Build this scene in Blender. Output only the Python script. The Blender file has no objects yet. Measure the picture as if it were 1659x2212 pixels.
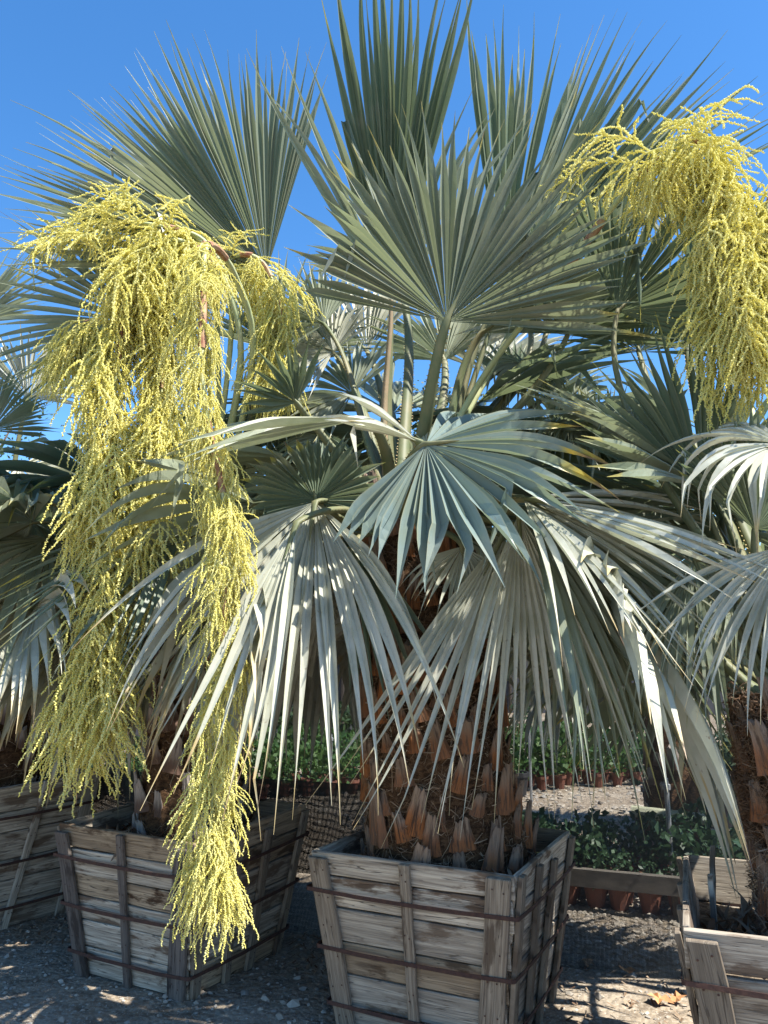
import bpy, math, random
import numpy as np
from mathutils import Vector, Matrix, noise as mnoise

R = math.radians
sc = bpy.context.scene
C = sc.collection

# ------------------------------------------------------------------ camera, sky, sun, exposure
CAM_H, PITCH, FPX, IW, IH = 1.5, R(11.0), 1661.0, 1659.0, 2212.0
cd = bpy.data.cameras.new('camera')
cam = bpy.data.objects.new('camera', cd); C.objects.link(cam)
cam.location = (0, 0, CAM_H)
cam.rotation_euler = (R(90) + PITCH, 0, 0)
cd.sensor_fit = 'VERTICAL'; cd.sensor_height = 36.0
cd.lens = FPX / IH * 36.0
cd.clip_start = 0.05; cd.clip_end = 3000
sc.camera = cam

TOSUN = Vector((0.45, -0.27, 0.85)).normalized()
w = bpy.data.worlds.new('World'); sc.world = w; w.use_nodes = True
wn = w.node_tree.nodes; wn.clear()
sky = wn.new('ShaderNodeTexSky'); sky.sky_type = 'NISHITA'; sky.sun_disc = False
sky.sun_elevation = math.asin(TOSUN.z)
sky.sun_rotation = math.atan2(TOSUN.x, TOSUN.y)
sky.altitude = 300; sky.air_density = 1.0; sky.dust_density = 0.3; sky.ozone_density = 3.5
bg = wn.new('ShaderNodeBackground'); bg.inputs['Strength'].default_value = 0.115
wo = wn.new('ShaderNodeOutputWorld')
hs = wn.new('ShaderNodeHueSaturation'); hs.inputs['Saturation'].default_value = 1.25
w.node_tree.links.new(sky.outputs[0], hs.inputs['Color']); w.node_tree.links.new(hs.outputs[0], bg.inputs[0]); w.node_tree.links.new(bg.outputs[0], wo.inputs[0])
sl = bpy.data.lights.new('sun', 'SUN'); sl.energy = 5.0; sl.angle = R(0.5); sl.color = (1.0, 0.955, 0.88)
so = bpy.data.objects.new('sun', sl); C.objects.link(so)
so.rotation_euler = (-TOSUN).to_track_quat('-Z', 'Y').to_euler()
sc.view_settings.view_transform = 'Standard'; sc.view_settings.look = 'None'
sc.view_settings.gamma = 1.0; sc.view_settings.use_curve_mapping = False
sc.view_settings.exposure = 1.32
sc.render.engine = 'CYCLES'
sc.cycles.max_bounces = 8; sc.cycles.transparent_max_bounces = 16
sc.cycles.transmission_bounces = 4; sc.cycles.diffuse_bounces = 4

rng = np.random.default_rng(7)
random.seed(7)

def at(px, py, Y):
    """a point of the place seen along a sight line, Y metres in front"""
    u, v = px - IW / 2, py - IH / 2
    c, s = math.cos(PITCH), math.sin(PITCH)
    dy = FPX * c + v * s
    return np.array([u / dy * Y, Y, CAM_H + (FPX * s - v * c) / dy * Y])

# ------------------------------------------------------------------ helpers
def tag(o, label=None, cat=None, group=None, kind=None):
    if label: o['label'] = label
    if cat: o['category'] = cat
    if group: o['group'] = group
    if kind: o['kind'] = kind
    return o

def empty(name, loc, label=None, cat=None, group=None):
    o = bpy.data.objects.new(name, None); C.objects.link(o)
    o.location = loc; o.empty_display_size = 0.2
    return tag(o, label, cat, group)

def worldloc(o):
    p = Vector((0, 0, 0))
    while o is not None:
        p += o.location; o = o.parent
    return p

def link(name, me, parent=None, loc=None, mat=None):
    o = bpy.data.objects.new(name, me); C.objects.link(o)
    if parent is not None: o.parent = parent
    if loc is not None: o.location = loc
    if mat is not None and not me.materials: me.materials.append(mat)
    return o

def mesh_np(name, V, F, col=None, uv=None, smooth=False, mat=None):
    me = bpy.data.meshes.new(name)
    if isinstance(V, np.ndarray): V = V.tolist()
    if isinstance(F, np.ndarray): F = F.tolist()
    me.from_pydata(V, [], F)
    if col is not None:
        a = me.attributes.new('data', 'FLOAT_COLOR', 'POINT')
        a.data.foreach_set('color', np.asarray(col, dtype=np.float32).ravel())
    if uv is not None:
        l = me.uv_layers.new(name='UVMap')
        idx = np.empty(len(me.loops), dtype=np.int32); me.loops.foreach_get('vertex_index', idx)
        l.data.foreach_set('uv', np.asarray(uv, dtype=np.float32)[idx].ravel())
    if smooth: me.polygons.foreach_set('use_smooth', [True] * len(me.polygons))
    if mat is not None: me.materials.append(mat)
    return me

def worldmesh(name, V, F, parent, mat, **k):
    """mesh from world coordinates below a parent that is only moved"""
    off = np.array(worldloc(parent)) if parent is not None else np.zeros(3)
    return link(name, mesh_np(name, np.asarray(V, float) - off, F, mat=mat, **k), parent)

class Soup:
    def __init__(s): s.V = []; s.F = []; s.C = []; s.n = 0
    def add(s, V, F, col=None):
        V = np.asarray(V, float); F = np.asarray(F, int)
        s.V.append(V); s.F.append(F + s.n); s.n += len(V)
        s.C.append(np.tile([0.5, 0.5, 0.5, 1], (len(V), 1)) if col is None else np.broadcast_to(np.asarray(col, float), (len(V), 4)))
    def out(s):
        F = []
        for f in s.F: F += f.tolist()
        return np.concatenate(s.V), F, np.concatenate(s.C)

def norm(v):
    v = np.asarray(v, float)
    return v / np.maximum(np.linalg.norm(v, axis=-1, keepdims=True), 1e-9)

def frames(P, hint=(0.13, 0.2, 1.0)):
    P = np.asarray(P, float)
    T = norm(np.gradient(P, axis=0))
    A = np.zeros_like(P)
    a = np.cross(T[0], hint)
    if np.linalg.norm(a) < 1e-3: a = np.cross(T[0], (1, 0, 0))
    a = norm(a)
    for i in range(len(P)):
        a = norm(a - T[i] * np.dot(a, T[i])); A[i] = a
    return T, A, np.cross(T, A)

def tube(P, rad, sides=6, flat=1.0, hint=(0.13, 0.2, 1.0)):
    P = np.asarray(P, float); n = len(P)
    rad = np.broadcast_to(np.asarray(rad, float), (n,))
    T, A, B = frames(P, hint)
    th = np.arange(sides) / sides * 2 * math.pi
    V = (P[:, None] + rad[:, None, None] * (np.cos(th)[None, :, None] * A[:, None] + flat * np.sin(th)[None, :, None] * B[:, None])).reshape(-1, 3)
    i = np.arange(n - 1)[:, None] * sides; j = np.arange(sides)[None, :]; j2 = (j + 1) % sides
    F = np.stack([i + j, i + j2, i + sides + j2, i + sides + j], -1).reshape(-1, 4)
    return V, F

def bezier(p0, p1, p2, p3, n):
    t = np.linspace(0, 1, n)[:, None]
    return (1 - t) ** 3 * p0 + 3 * (1 - t) ** 2 * t * p1 + 3 * (1 - t) * t ** 2 * p2 + t ** 3 * p3

def spline(P, n):
    P = np.asarray(P, float)
    Q = np.vstack([2 * P[0] - P[1], P, 2 * P[-1] - P[-2]])
    m = len(P) - 1; out = []
    for k in np.linspace(0, m - 1e-6, n):
        i = int(k); t = k - i
        a, b, c, d = Q[i], Q[i + 1], Q[i + 2], Q[i + 3]
        out.append(0.5 * (2 * b + (c - a) * t + (2 * a - 5 * b + 4 * c - d) * t * t + (3 * b - a - 3 * c + d) * t ** 3))
    return np.array(out)

# ------------------------------------------------------------------ materials
def newmat(name):
    m = bpy.data.materials.new(name); m.use_nodes = True
    nt = m.node_tree; nt.nodes.clear()
    return m, nt

class NT:
    def __init__(s, nt): s.nt = nt
    def n(s, t, **k):
        nd = s.nt.nodes.new(t)
        for a, v in k.items():
            if a.startswith('_'): setattr(nd, a[1:], v)
        return nd
    def l(s, a, b): s.nt.links.new(a, b)
    def val(s, sock, x):
        if hasattr(x, 'links'): s.l(x, sock)
        else: sock.default_value = x
    def noise(s, vec, scale, detail=4, rough=0.6, dist=0.0):
        nd = s.n('ShaderNodeTexNoise'); nd.inputs['Scale'].default_value = scale
        nd.inputs['Detail'].default_value = detail; nd.inputs['Roughness'].default_value = rough
        nd.inputs['Distortion'].default_value = dist
        if vec is not None: s.l(vec, nd.inputs['Vector'])
        return nd.outputs['Fac']
    def math(s, op, a, b=0.0, c=None, clamp=False):
        nd = s.n('ShaderNodeMath'); nd.operation = op; nd.use_clamp = clamp
        s.val(nd.inputs[0], a); s.val(nd.inputs[1], b)
        if c is not None: s.val(nd.inputs[2], c)
        return nd.outputs[0]
    def step(s, x, a, b):
        nd = s.n('ShaderNodeMapRange'); nd.interpolation_type = 'SMOOTHSTEP'
        s.val(nd.inputs['Value'], x); s.val(nd.inputs['From Min'], a); s.val(nd.inputs['From Max'], b)
        return nd.outputs['Result']
    def mix(s, f, a, b):
        nd = s.n('ShaderNodeMix'); nd.data_type = 'RGBA'
        s.val(nd.inputs['Factor'], f)
        for i, x in ((6, a), (7, b)):
            if hasattr(x, 'links'): s.l(x, nd.inputs[i])
            else: nd.inputs[i].default_value = (*x, 1)
        return nd.outputs[2]
    def scalevec(s, vec, sx, sy, sz):
        nd = s.n('ShaderNodeMapping'); s.l(vec, nd.inputs[0]); nd.inputs['Scale'].default_value = (sx, sy, sz)
        return nd.outputs[0]
    def bump(s, h, strength, dist):
        nd = s.n('ShaderNodeBump'); nd.inputs['Strength'].default_value = strength; nd.inputs['Distance'].default_value = dist
        s.l(h, nd.inputs['Height']); return nd.outputs[0]
    def finish(s, color, rough=0.7, spec=0.3, normal=None, trans=0.0, tcol=None, metal=0.0, alpha=None):
        p = s.n('ShaderNodeBsdfPrincipled')
        if hasattr(color, 'links'): s.l(color, p.inputs['Base Color'])
        else: p.inputs['Base Color'].default_value = (*color, 1)
        s.val(p.inputs['Roughness'], rough); p.inputs['Specular IOR Level'].default_value = spec
        p.inputs['Metallic'].default_value = metal
        if normal is not None: s.l(normal, p.inputs['Normal'])
        out = s.n('ShaderNodeOutputMaterial'); sh = p.outputs[0]
        if trans > 0:
            t = s.n('ShaderNodeBsdfTranslucent')
            tc = tcol if tcol is not None else color
            if hasattr(tc, 'links'): s.l(tc, t.inputs[0])
            else: t.inputs[0].default_value = (*tc, 1)
            m = s.n('ShaderNodeMixShader'); m.inputs[0].default_value = trans
            s.l(sh, m.inputs[1]); s.l(t.outputs[0], m.inputs[2]); sh = m.outputs[0]
        if alpha is not None:
            t = s.n('ShaderNodeBsdfTransparent'); m = s.n('ShaderNodeMixShader')
            s.val(m.inputs[0], alpha); s.l(t.outputs[0], m.inputs[1]); s.l(sh, m.inputs[2]); sh = m.outputs[0]
        s.l(sh, out.inputs[0])
    def obj(s): return s.n('ShaderNodeTexCoord').outputs['Object']
    def uv(s): return s.n('ShaderNodeTexCoord').outputs['UV']
    def data(s):
        a = s.n('ShaderNodeAttribute'); a.attribute_name = 'data'
        sp = s.n('ShaderNodeSeparateColor'); s.l(a.outputs['Color'], sp.inputs[0])
        return sp.outputs
    def rand(s): return s.n('ShaderNodeObjectInfo').outputs['Random']

def leaf_mat(name, c1, c2, tip, tipstart, blotch, trans=0.25, rough=0.42, tc=(0.30, 0.36, 0.14)):
    m, nt = newmat(name); k = NT(nt)
    d = k.data(); o = k.obj()
    col = k.mix(d[0], c1, c2)
    n1 = k.noise(o, 7.0, 3)
    col = k.mix(k.step(n1, 0.42, 0.7), col, tuple(x * 0.86 for x in c2))
    # fine lengthwise veins
    cx_ = k.n('ShaderNodeCombineXYZ'); k.l(k.math('MULTIPLY', d[0], 90.0), cx_.inputs[0]); k.l(k.math('MULTIPLY', d[2], 7.0), cx_.inputs[1]); k.l(k.math('MULTIPLY', d[1], 2.5), cx_.inputs[2])
    vein = k.noise(cx_.outputs[0], 1.0, 4, 0.7)
    col = k.mix(k.math('MULTIPLY', k.step(vein, 0.5, 0.72), 0.45), col, tuple(x * 0.62 for x in c2))
    dust = k.noise(o, 2.3, 4, 0.6)
    col = k.mix(k.math('MULTIPLY', k.step(dust, 0.5, 0.7), 0.35), col, (0.40, 0.37, 0.30))
    col = k.mix(k.math('MULTIPLY', vein, 0.22), col, tuple(min(1, x * 1.7) for x in c1))
    # yellowed margins and rib
    col = k.mix(k.math('MULTIPLY', k.step(d[2], 0.8, 1.0), 0.38), col, (0.36, 0.33, 0.17))
    # dry spots
    n2 = k.noise(o, 30.0, 5, 0.7)
    col = k.mix(k.math('MULTIPLY', k.step(n2, 0.62, 0.72), blotch), col, (0.20, 0.13, 0.10))
    n3 = k.noise(o, 5.0, 2)
    ts = k.math('ADD', d[1], k.math('MULTIPLY', k.math('SUBTRACT', n3, 0.5), 0.55))
    ts = k.math('ADD', ts, k.math('MULTIPLY', k.math('SUBTRACT', d[0], 0.5), 0.4 if 'yellow' in name else 0.22))
    col = k.mix(k.step(ts, tipstart, tipstart + 0.13), col, tip)
    col = k.mix(k.step(ts, tipstart + 0.16, tipstart + 0.26), col, (0.24, 0.15, 0.09))
    k.finish(col, rough, 0.5, k.bump(vein, 0.3, 0.003), trans, k.mix(0.5, col, tc))
    return m

M = {}
M['leaf_blue'] = leaf_mat('glaucous leaf', (0.31, 0.345, 0.27), (0.235, 0.265, 0.175), (0.42, 0.36, 0.12), 0.90, 0.3)
M['leaf_green'] = leaf_mat('green leaf', (0.105, 0.145, 0.10), (0.14, 0.18, 0.12), (0.40, 0.36, 0.08), 0.90, 0.15, 0.30)
M['leaf_olive'] = leaf_mat('olive leaf', (0.155, 0.19, 0.14), (0.205, 0.23, 0.17), (0.46, 0.38, 0.12), 0.88, 0.3, 0.30, 0.38, (0.32, 0.38, 0.15))
M['leaf_grey'] = leaf_mat('old grey leaf', (0.54, 0.535, 0.46), (0.39, 0.40, 0.31), (0.50, 0.39, 0.20), 0.84, 0.8, 0.15, 0.42)
M['leaf_yellow'] = leaf_mat('yellow tipped leaf', (0.17, 0.23, 0.215), (0.20, 0.25, 0.20), (0.55, 0.41, 0.07), 0.86, 0.7)

def simple(name, c1, c2, scale, rough=0.8, bump=0.3, bd=0.004, detail=5, trans=0, spec=0.3, stretch=(1, 1, 1), metal=0.0):
    m, nt = newmat(name); k = NT(nt)
    n = k.noise(k.scalevec(k.obj(), *stretch), scale, detail, 0.65)
    col = k.mix(k.step(n, 0.32, 0.68), c1, c2)
    col = k.mix(k.math('MULTIPLY', k.rand(), 0.35), col, tuple(x * 0.6 for x in c1))
    k.finish(col, rough, spec, k.bump(n, bump, bd), trans, metal=metal)
    M[name] = m; return m

simple('petiole', (0.12, 0.145, 0.07), (0.21, 0.19, 0.10), 9, 0.55, 0.1, stretch=(1, 1, 0.4))
simple('petiole_tan', (0.33, 0.24, 0.15), (0.24, 0.20, 0.12), 12, 0.6, 0.1)
simple('thorn', (0.42, 0.33, 0.14), (0.35, 0.25, 0.10), 20, 0.6, 0.1)
simple('peduncle', (0.50, 0.50, 0.27), (0.34, 0.40, 0.20), 6, 0.5, 0.1)
simple('bract', (0.26, 0.10, 0.06), (0.40, 0.30, 0.16), 25, 0.6, 0.1)
simple('soil', (0.035, 0.025, 0.018), (0.12, 0.09, 0.065), 22, 0.95, 0.9, 0.03)
simple('litter_soil', (0.10, 0.075, 0.05), (0.30, 0.24, 0.17), 30, 0.95, 0.9, 0.03)
simple('terracotta', (0.21, 0.08, 0.05), (0.14, 0.065, 0.045), 14, 0.8, 0.1)
simple('black_pot', (0.022, 0.022, 0.024), (0.04, 0.04, 0.042), 12, 0.5, 0.1)
simple('rust', (0.045, 0.024, 0.02), (0.085, 0.042, 0.03), 60, 0.8, 0.4)
simple('old_timber', (0.07, 0.062, 0.052), (0.13, 0.115, 0.095), 20, 0.85, 0.4, stretch=(0.2, 1, 1))
simple('galvanised', (0.42, 0.43, 0.43), (0.30, 0.30, 0.30), 40, 0.5, 0.1, metal=0.5)
simple('cream_pipe', (0.36, 0.37, 0.27), (0.28, 0.29, 0.21), 8, 0.6, 0.1)
simple('dark_post', (0.05, 0.04, 0.035), (0.09, 0.07, 0.05), 20, 0.9, 0.3)
simple('dry_leaf', (0.42, 0.19, 0.08), (0.50, 0.30, 0.14), 30, 0.7, 0.3)
simple('bark', (0.10, 0.08, 0.06), (0.18, 0.15, 0.12), 20, 0.9, 0.8, 0.02)

def fol_mat(name, c1, c2, trans=0.3):
    m, nt = newmat(name); k = NT(nt); d = k.data()
    col = k.mix(d[0], c1, c2)
    col = k.mix(k.math('MULTIPLY', k.rand(), 0.5), col, tuple(x * 0.55 for x in c1))
    k.finish(col, 0.5, 0.4, None, trans); M[name] = m
fol_mat('foliage_bright', (0.035, 0.095, 0.02), (0.08, 0.145, 0.035))  # potted plant greens: shade of the cloth is darkened into their colours
fol_mat('foliage_dark', (0.028, 0.06, 0.022), (0.06, 0.10, 0.04))
fol_mat('foliage_blue', (0.028, 0.07, 0.03), (0.06, 0.11, 0.05))
fol_mat('tree_leaf', (0.03, 0.06, 0.018), (0.075, 0.11, 0.035))

# flowers
m, nt = newmat('flower'); k = NT(nt); d = k.data()
col = k.mix(d[0], (0.81, 0.745, 0.23), (0.88, 0.84, 0.42))
col = k.mix(k.math('MULTIPLY', k.step(d[1], 0.3, 0.0), 0.55), col, (0.46, 0.40, 0.09))
col = k.mix(k.math('MULTIPLY', k.rand(), 0.22), col, (0.50, 0.50, 0.13))
k.finish(col, 0.75, 0.15, None, 0.42); M['flower'] = m

# weathered planks: UV in metres, u along the board
def wood(name, pale, grey, dark, stain):
    m, nt = newmat(name); k = NT(nt); uv = k.uv(); r = k.rand()
    off = k.n('ShaderNodeCombineXYZ'); k.l(k.math('MULTIPLY', r, 37.0), off.inputs[0]); k.l(k.math('MULTIPLY', r, 11.0), off.inputs[1])
    ad = k.n('ShaderNodeVectorMath'); ad.operation = 'ADD'; k.l(uv, ad.inputs[0]); k.l(off.outputs[0], ad.inputs[1])
    v = ad.outputs[0]
    grain = k.noise(k.scalevec(v, 3, 70, 1), 1.0, 6, 0.7, 0.6)
    wide = k.noise(k.scalevec(v, 1.2, 14, 1), 1.0, 3, 0.6, 1.2)
    blot = k.noise(k.scalevec(v, 3.2, 8.5, 1), 1.0, 5, 0.62)
    col = k.mix(k.step(grain, 0.35, 0.65), grey, pale)
    col = k.mix(k.math('MULTIPLY', k.step(wide, 0.45, 0.7), 0.6), col, tuple(x * 0.62 for x in grey))
    col = k.mix(k.math('MULTIPLY', k.step(blot, 0.53, 0.62), stain), col, dark)
    # knots
    vo = k.n('ShaderNodeTexVoronoi'); vo.inputs['Scale'].default_value = 1.0; k.l(k.scalevec(v, 2.1, 6.5, 1), vo.inputs['Vector'])
    kn = k.step(vo.outputs['Distance'], 0.13, 0.05)
    col = k.mix(k.math('MULTIPLY', kn, 0.75), col, (0.09, 0.06, 0.04))
    cr = k.noise(k.scalevec(v, 1.6, 45, 1), 1.0, 2, 0.5, 0.3)
    crack = k.step(k.math('ABSOLUTE', k.math('SUBTRACT', cr, 0.5)), 0.012, 0.002)
    col = k.mix(k.math('MULTIPLY', crack, 0.8), col, (0.03, 0.022, 0.018))
    col = k.mix(k.math('MULTIPLY', r, 0.55), col, tuple(x * 0.55 for x in grey))
    h = k.math('SUBTRACT', grain, k.math('MULTIPLY', crack, 1.5))
    k.finish(col, 0.85, 0.2, k.bump(h, 0.55, 0.003)); M[name] = m
wood('plank_wood', (0.60, 0.53, 0.42), (0.27, 0.225, 0.175), (0.10, 0.055, 0.03), 0.85)
wood('plank_stained', (0.50, 0.39, 0.26), (0.24, 0.175, 0.115), (0.05, 0.024, 0.011), 1.0)
wood('plank_dark', (0.20, 0.17, 0.145), (0.10, 0.085, 0.075), (0.03, 0.022, 0.018), 0.9)
wood('batten_wood', (0.33, 0.275, 0.205), (0.17, 0.135, 0.10), (0.075, 0.05, 0.033), 0.8)

# boots (old leaf bases): data.g runs from base to cut end
m, nt = newmat('leaf_base'); k = NT(nt); d = k.data(); r = k.rand()
st = k.noise(k.scalevec(k.obj(), 90, 90, 7), 1.0, 5, 0.7)
col = k.mix(k.step(k.math('ADD', d[1], k.math('MULTIPLY', k.math('SUBTRACT', st, 0.5), 0.8)), 0.25, 0.75), (0.30, 0.11, 0.036), (0.28, 0.205, 0.15))
col = k.mix(k.step(st, 0.45, 0.65), col, (0.06, 0.032, 0.02))
col = k.mix(k.math('MULTIPLY', r, 0.5), col, (0.16, 0.11, 0.08))
k.finish(col, 0.8, 0.2, k.bump(st, 1.0, 0.012)); M['leaf_base'] = m
m, nt = newmat('leaf_base_grey'); k = NT(nt); d = k.data(); r = k.rand()
st = k.noise(k.scalevec(k.obj(), 90, 90, 7), 1.0, 5, 0.7)
col = k.mix(k.step(k.math('ADD', d[1], k.math('MULTIPLY', k.math('SUBTRACT', st, 0.5), 0.8)), 0.2, 0.7), (0.12, 0.075, 0.055), (0.30, 0.26, 0.23))
col = k.mix(k.step(st, 0.5, 0.72), col, (0.05, 0.035, 0.03))
k.finish(col, 0.8, 0.2, k.bump(st, 0.8, 0.006)); M['leaf_base_grey'] = m
m, nt = newmat('fibre'); k = NT(nt); d = k.data()
col = k.mix(d[0], (0.12, 0.06, 0.03), (0.34, 0.26, 0.18))
k.finish(col, 0.85, 0.2, None, 0.1); M['fibre'] = m
m, nt = newmat('trunk_core'); k = NT(nt)
n = k.noise(k.scalevec(k.obj(), 30, 30, 60), 1.0, 6, 0.75)
k.finish(k.mix(k.step(n, 0.35, 0.7), (0.035, 0.02, 0.012), (0.15, 0.085, 0.045)), 0.95, 0.1, k.bump(n, 1.0, 0.02)); M['trunk_core'] = m

# ground
m, nt = newmat('gravelly dirt'); k = NT(nt); o = k.obj()
n1 = k.noise(o, 1.1, 5); n2 = k.noise(o, 14, 6, 0.7); n3 = k.noise(o, 90, 4, 0.7)
col = k.mix(k.step(n2, 0.35, 0.65), (0.145, 0.112, 0.080), (0.29, 0.235, 0.17))
col = k.mix(k.math('MULTIPLY', k.step(n1, 0.45, 0.65), 0.5), col, (0.40, 0.35, 0.275))
col = k.mix(k.math('MULTIPLY', k.step(n3, 0.56, 0.64), 0.6), col, (0.46, 0.44, 0.39))
vo = k.n('ShaderNodeTexVoronoi'); vo.inputs['Scale'].default_value = 38.0; k.l(o, vo.inputs['Vector'])
h = k.math('ADD', k.math('MULTIPLY', vo.outputs['Distance'], -0.8), n2)
k.finish(col, 0.95, 0.15, k.bump(h, 0.8, 0.015)); M['ground'] = m
m, nt = newmat('pebble'); k = NT(nt); d = k.data()
n = k.noise(k.obj(), 60, 3)
col = k.mix(d[0], (0.19, 0.18, 0.165), (0.52, 0.47, 0.385))
col = k.mix(k.math('MULTIPLY', d[1], 0.5), col, (0.24, 0.17, 0.11))
k.finish(k.mix(k.math('MULTIPLY', n, 0.3), col, (0.12, 0.115, 0.11)), 0.85, 0.25); M['pebble'] = m

# woven screens: real openings left by a thread pattern in metres
def net(name, pitch, thread, color):
    m, nt = newmat(name); k = NT(nt); uv = k.uv()
    sp = k.n('ShaderNodeSeparateXYZ'); k.l(uv, sp.inputs[0])
    fx = k.math('FRACT', k.math('DIVIDE', sp.outputs[0], pitch)); fy = k.math('FRACT', k.math('DIVIDE', sp.outputs[1], pitch))
    a = k.math('MAXIMUM', k.math('LESS_THAN', fx, thread), k.math('LESS_THAN', fy, thread))
    k.finish(color, 0.7, 0.3, None, alpha=a); M[name] = m
net('mesh_net', 0.0035, 0.24, (0.055, 0.055, 0.055))
net('skirt_net', 0.003, 0.25, (0.06, 0.065, 0.06))
net('strip_net', 0.004, 0.70, (0.012, 0.017, 0.013))
m, nt = newmat('shade_cloth'); k = NT(nt); o = k.obj()
n = k.noise(k.scalevec(o, 0.6, 0.6, 5), 1.0, 5, 0.7); n2 = k.noise(k.scalevec(o, 3, 3, 0.4), 1.0, 3)
col = k.mix(k.step(n, 0.35, 0.7), (0.075, 0.075, 0.082), (0.125, 0.125, 0.135))
col = k.mix(k.math('MULTIPLY', n2, 0.5), col, (0.055, 0.055, 0.06))
k.finish(col, 0.9, 0.1, k.bump(n2, 0.3, 0.05)); M['shade_cloth'] = m

# ------------------------------------------------------------------ ground
def ground_z(x, y):
    return 0.02 * mnoise.noise(Vector((x * 0.6, y * 0.6, 0))) + 0.006 * mnoise.noise(Vector((x * 4, y * 4, 3)))
xs = np.concatenate([[-1500, -400, -100, -40, -15], np.linspace(-7, 7, 141), [15, 40, 100, 400, 1500]])
ys = np.concatenate([[-600, -100, -20, -4], np.linspace(-0.5, 15, 150), [20, 30, 60, 150, 500, 2000]])
V = [(x, y, ground_z(x, y) if abs(x) < 8 and -1 < y < 16 else 0.0) for y in ys for x in xs]
nx = len(xs)
F = [(j * nx + i, j * nx + i + 1, (j + 1) * nx + i + 1, (j + 1) * nx + i) for j in range(len(ys) - 1) for i in range(nx - 1)]
g = link('ground', mesh_np('ground', V, F, smooth=True, mat=M['ground'])); tag(g, kind='structure')

# pebbles, crushed rock and dry litter lying on it
def rock_proto():
    V = np.array([(1, 0, 0), (-1, 0, 0), (0, 1, 0), (0, -1, 0), (0, 0, 1), (0, 0, -1), (.6, .6, .5), (-.6, -.6, .5)], float)
    F = [(0, 6, 4), (6, 2, 4), (2, 1, 4), (1, 7, 4), (7, 3, 4), (3, 0, 4), (0, 2, 6), (1, 3, 7), (0, 5, 2), (2, 5, 1), (1, 5, 3), (3, 5, 0)]
    return V, np.array(F)
RV, RF = rock_proto()
def scatter_rocks(name, n, region, size, label, cmul=1.0):
    s = Soup(); r = np.random.default_rng(len(name) + n)
    for _ in range(n):
        x, y = region(r)
        sz = size[0] + (size[1] - size[0]) * r.random() ** 2.5
        q = Matrix.Rotation(r.random() * 6.28, 3, 'Z') @ Matrix.Rotation(r.random() * 0.8 - .4, 3, 'X')
        V = RV * np.array([1, .5 + .5 * r.random(), .35 + .35 * r.random()]) * sz * (1 + .25 * (r.random((8, 1)) - .5))
        V = V @ np.array(q).T + (x, y, ground_z(x, y) + sz * 0.12)
        s.add(V, RF, (r.random() * cmul, r.random(), 0, 1))
    V, F, c = s.out()
    o = link(name, mesh_np(name, V, F, col=c, mat=M['pebble']))
    return tag(o, label, None, None, 'stuff')
scatter_rocks('pebbles', 9000, lambda r: ((r.random() - .5) * 4.6, 2.4 + 3.6 * r.random()), (0.003, 0.016), 'grey pebbles scattered over the shaded dirt in front of the boxes', 0.8)
scatter_rocks('stones', 420, lambda r: ((r.random() - .5) * 4.4, 2.6 + 3.0 * r.random()), (0.012, 0.034), 'larger loose stones among the pebbles', 0.9)
scatter_rocks('gravel', 9000, lambda r: (0.3 + 3.2 * r.random(), 4.2 + 1.6 * r.random() ** 1.3), (0.010, 0.030), 'crushed rock gravel behind the mesh fence')
scatter_rocks('path_gravel', 9000, lambda r: (-4 + 11 * r.random(), 6 + 9 * r.random() ** 1.2), (0.02, 0.05), 'pale gravel on the paths between the nursery beds')
s = Soup()
for _ in range(900):
    x, y = random.choice([(-.5 + .6 * random.random(), 4.1 + .6 * random.random()), (-2.1 + 1.0 * random.random(), 4.5 + .7 * random.random()), (.7 + 1.2 * random.random(), 3.0 + 1.2 * random.random())])
    a = random.random() * 3.14; L = random.uniform(.02, .09); wd = random.uniform(.002, .006)
    d = np.array([math.cos(a), math.sin(a), random.uniform(-.1, .15)]); p = np.array([-d[1], d[0], 0]) * wd
    z = ground_z(x, y) + .008; P = np.array([x, y, z])
    s.add([P - d * L / 2 - p, P - d * L / 2 + p, P + (0, 0, .008) + p * 1.3, P + d * L / 2, P + (0, 0, .008) - p * 1.3], [(0, 1, 2, 4), (4, 2, 3, 3)][:1], (random.random(), 0, 0, 1))
V, F, c = s.out()
tag(link('leaf_litter', mesh_np('leaf_litter', V, F, col=c, mat=M['fibre'])), 'dry straw and leaf scraps between the boxes', kind='stuff')

# ------------------------------------------------------------------ planters
def board(name, parent, p0, p1, side, out, width, thick, mat, jag=0.004, w1=None):
    """board whose centre line runs p0 > p1 on a face; side = across, out = outward"""
    p0, p1, side, out = [np.asarray(v, float) for v in (p0, p1, side, out)]
    w1 = width if w1 is None else w1
    L = np.linalg.norm(p1 - p0); d = (p1 - p0) / L
    n = 7; V = []; uv = []
    off = random.random() * 3
    for i in range(n):
        t = i / (n - 1); w_ = width + (w1 - width) * t
        c = p0 + (p1 - p0) * t
        wob = [random.uniform(-jag, jag) * .5 for _ in range(2)]
        bow = out * random.uniform(-jag, jag) * .25
        e = (d * random.uniform(-jag, jag) if i in (0, n - 1) else 0 * d)
        for sg, o_ in ((-1, 0), (1, 0), (1, 1), (-1, 1)):
            V.append(c + side * (sg * w_ / 2 + wob[0 if sg < 0 else 1]) + out * (thick * o_) + bow + e)
            uv.append((off + t * L, (sg * .5 + .5) * w_ + (o_ * thick if sg > 0 else -o_ * thick * .0)))
    F = []
    for i in range(n - 1):
        for j in range(4):
            a, b = i * 4 + j, i * 4 + (j + 1) % 4
            F.append((a, b, b + 4, a + 4))
    F += [(3, 2, 1, 0), tuple((n - 1) * 4 + j for j in range(4))]
    o = worldmesh(name, np.array(V), F, parent, M[mat], uv=uv)
    bv = o.modifiers.new('worn_edges', 'BEVEL'); bv.width = 0.003; bv.segments = 1; bv.limit_method = 'ANGLE'
    return o

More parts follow.
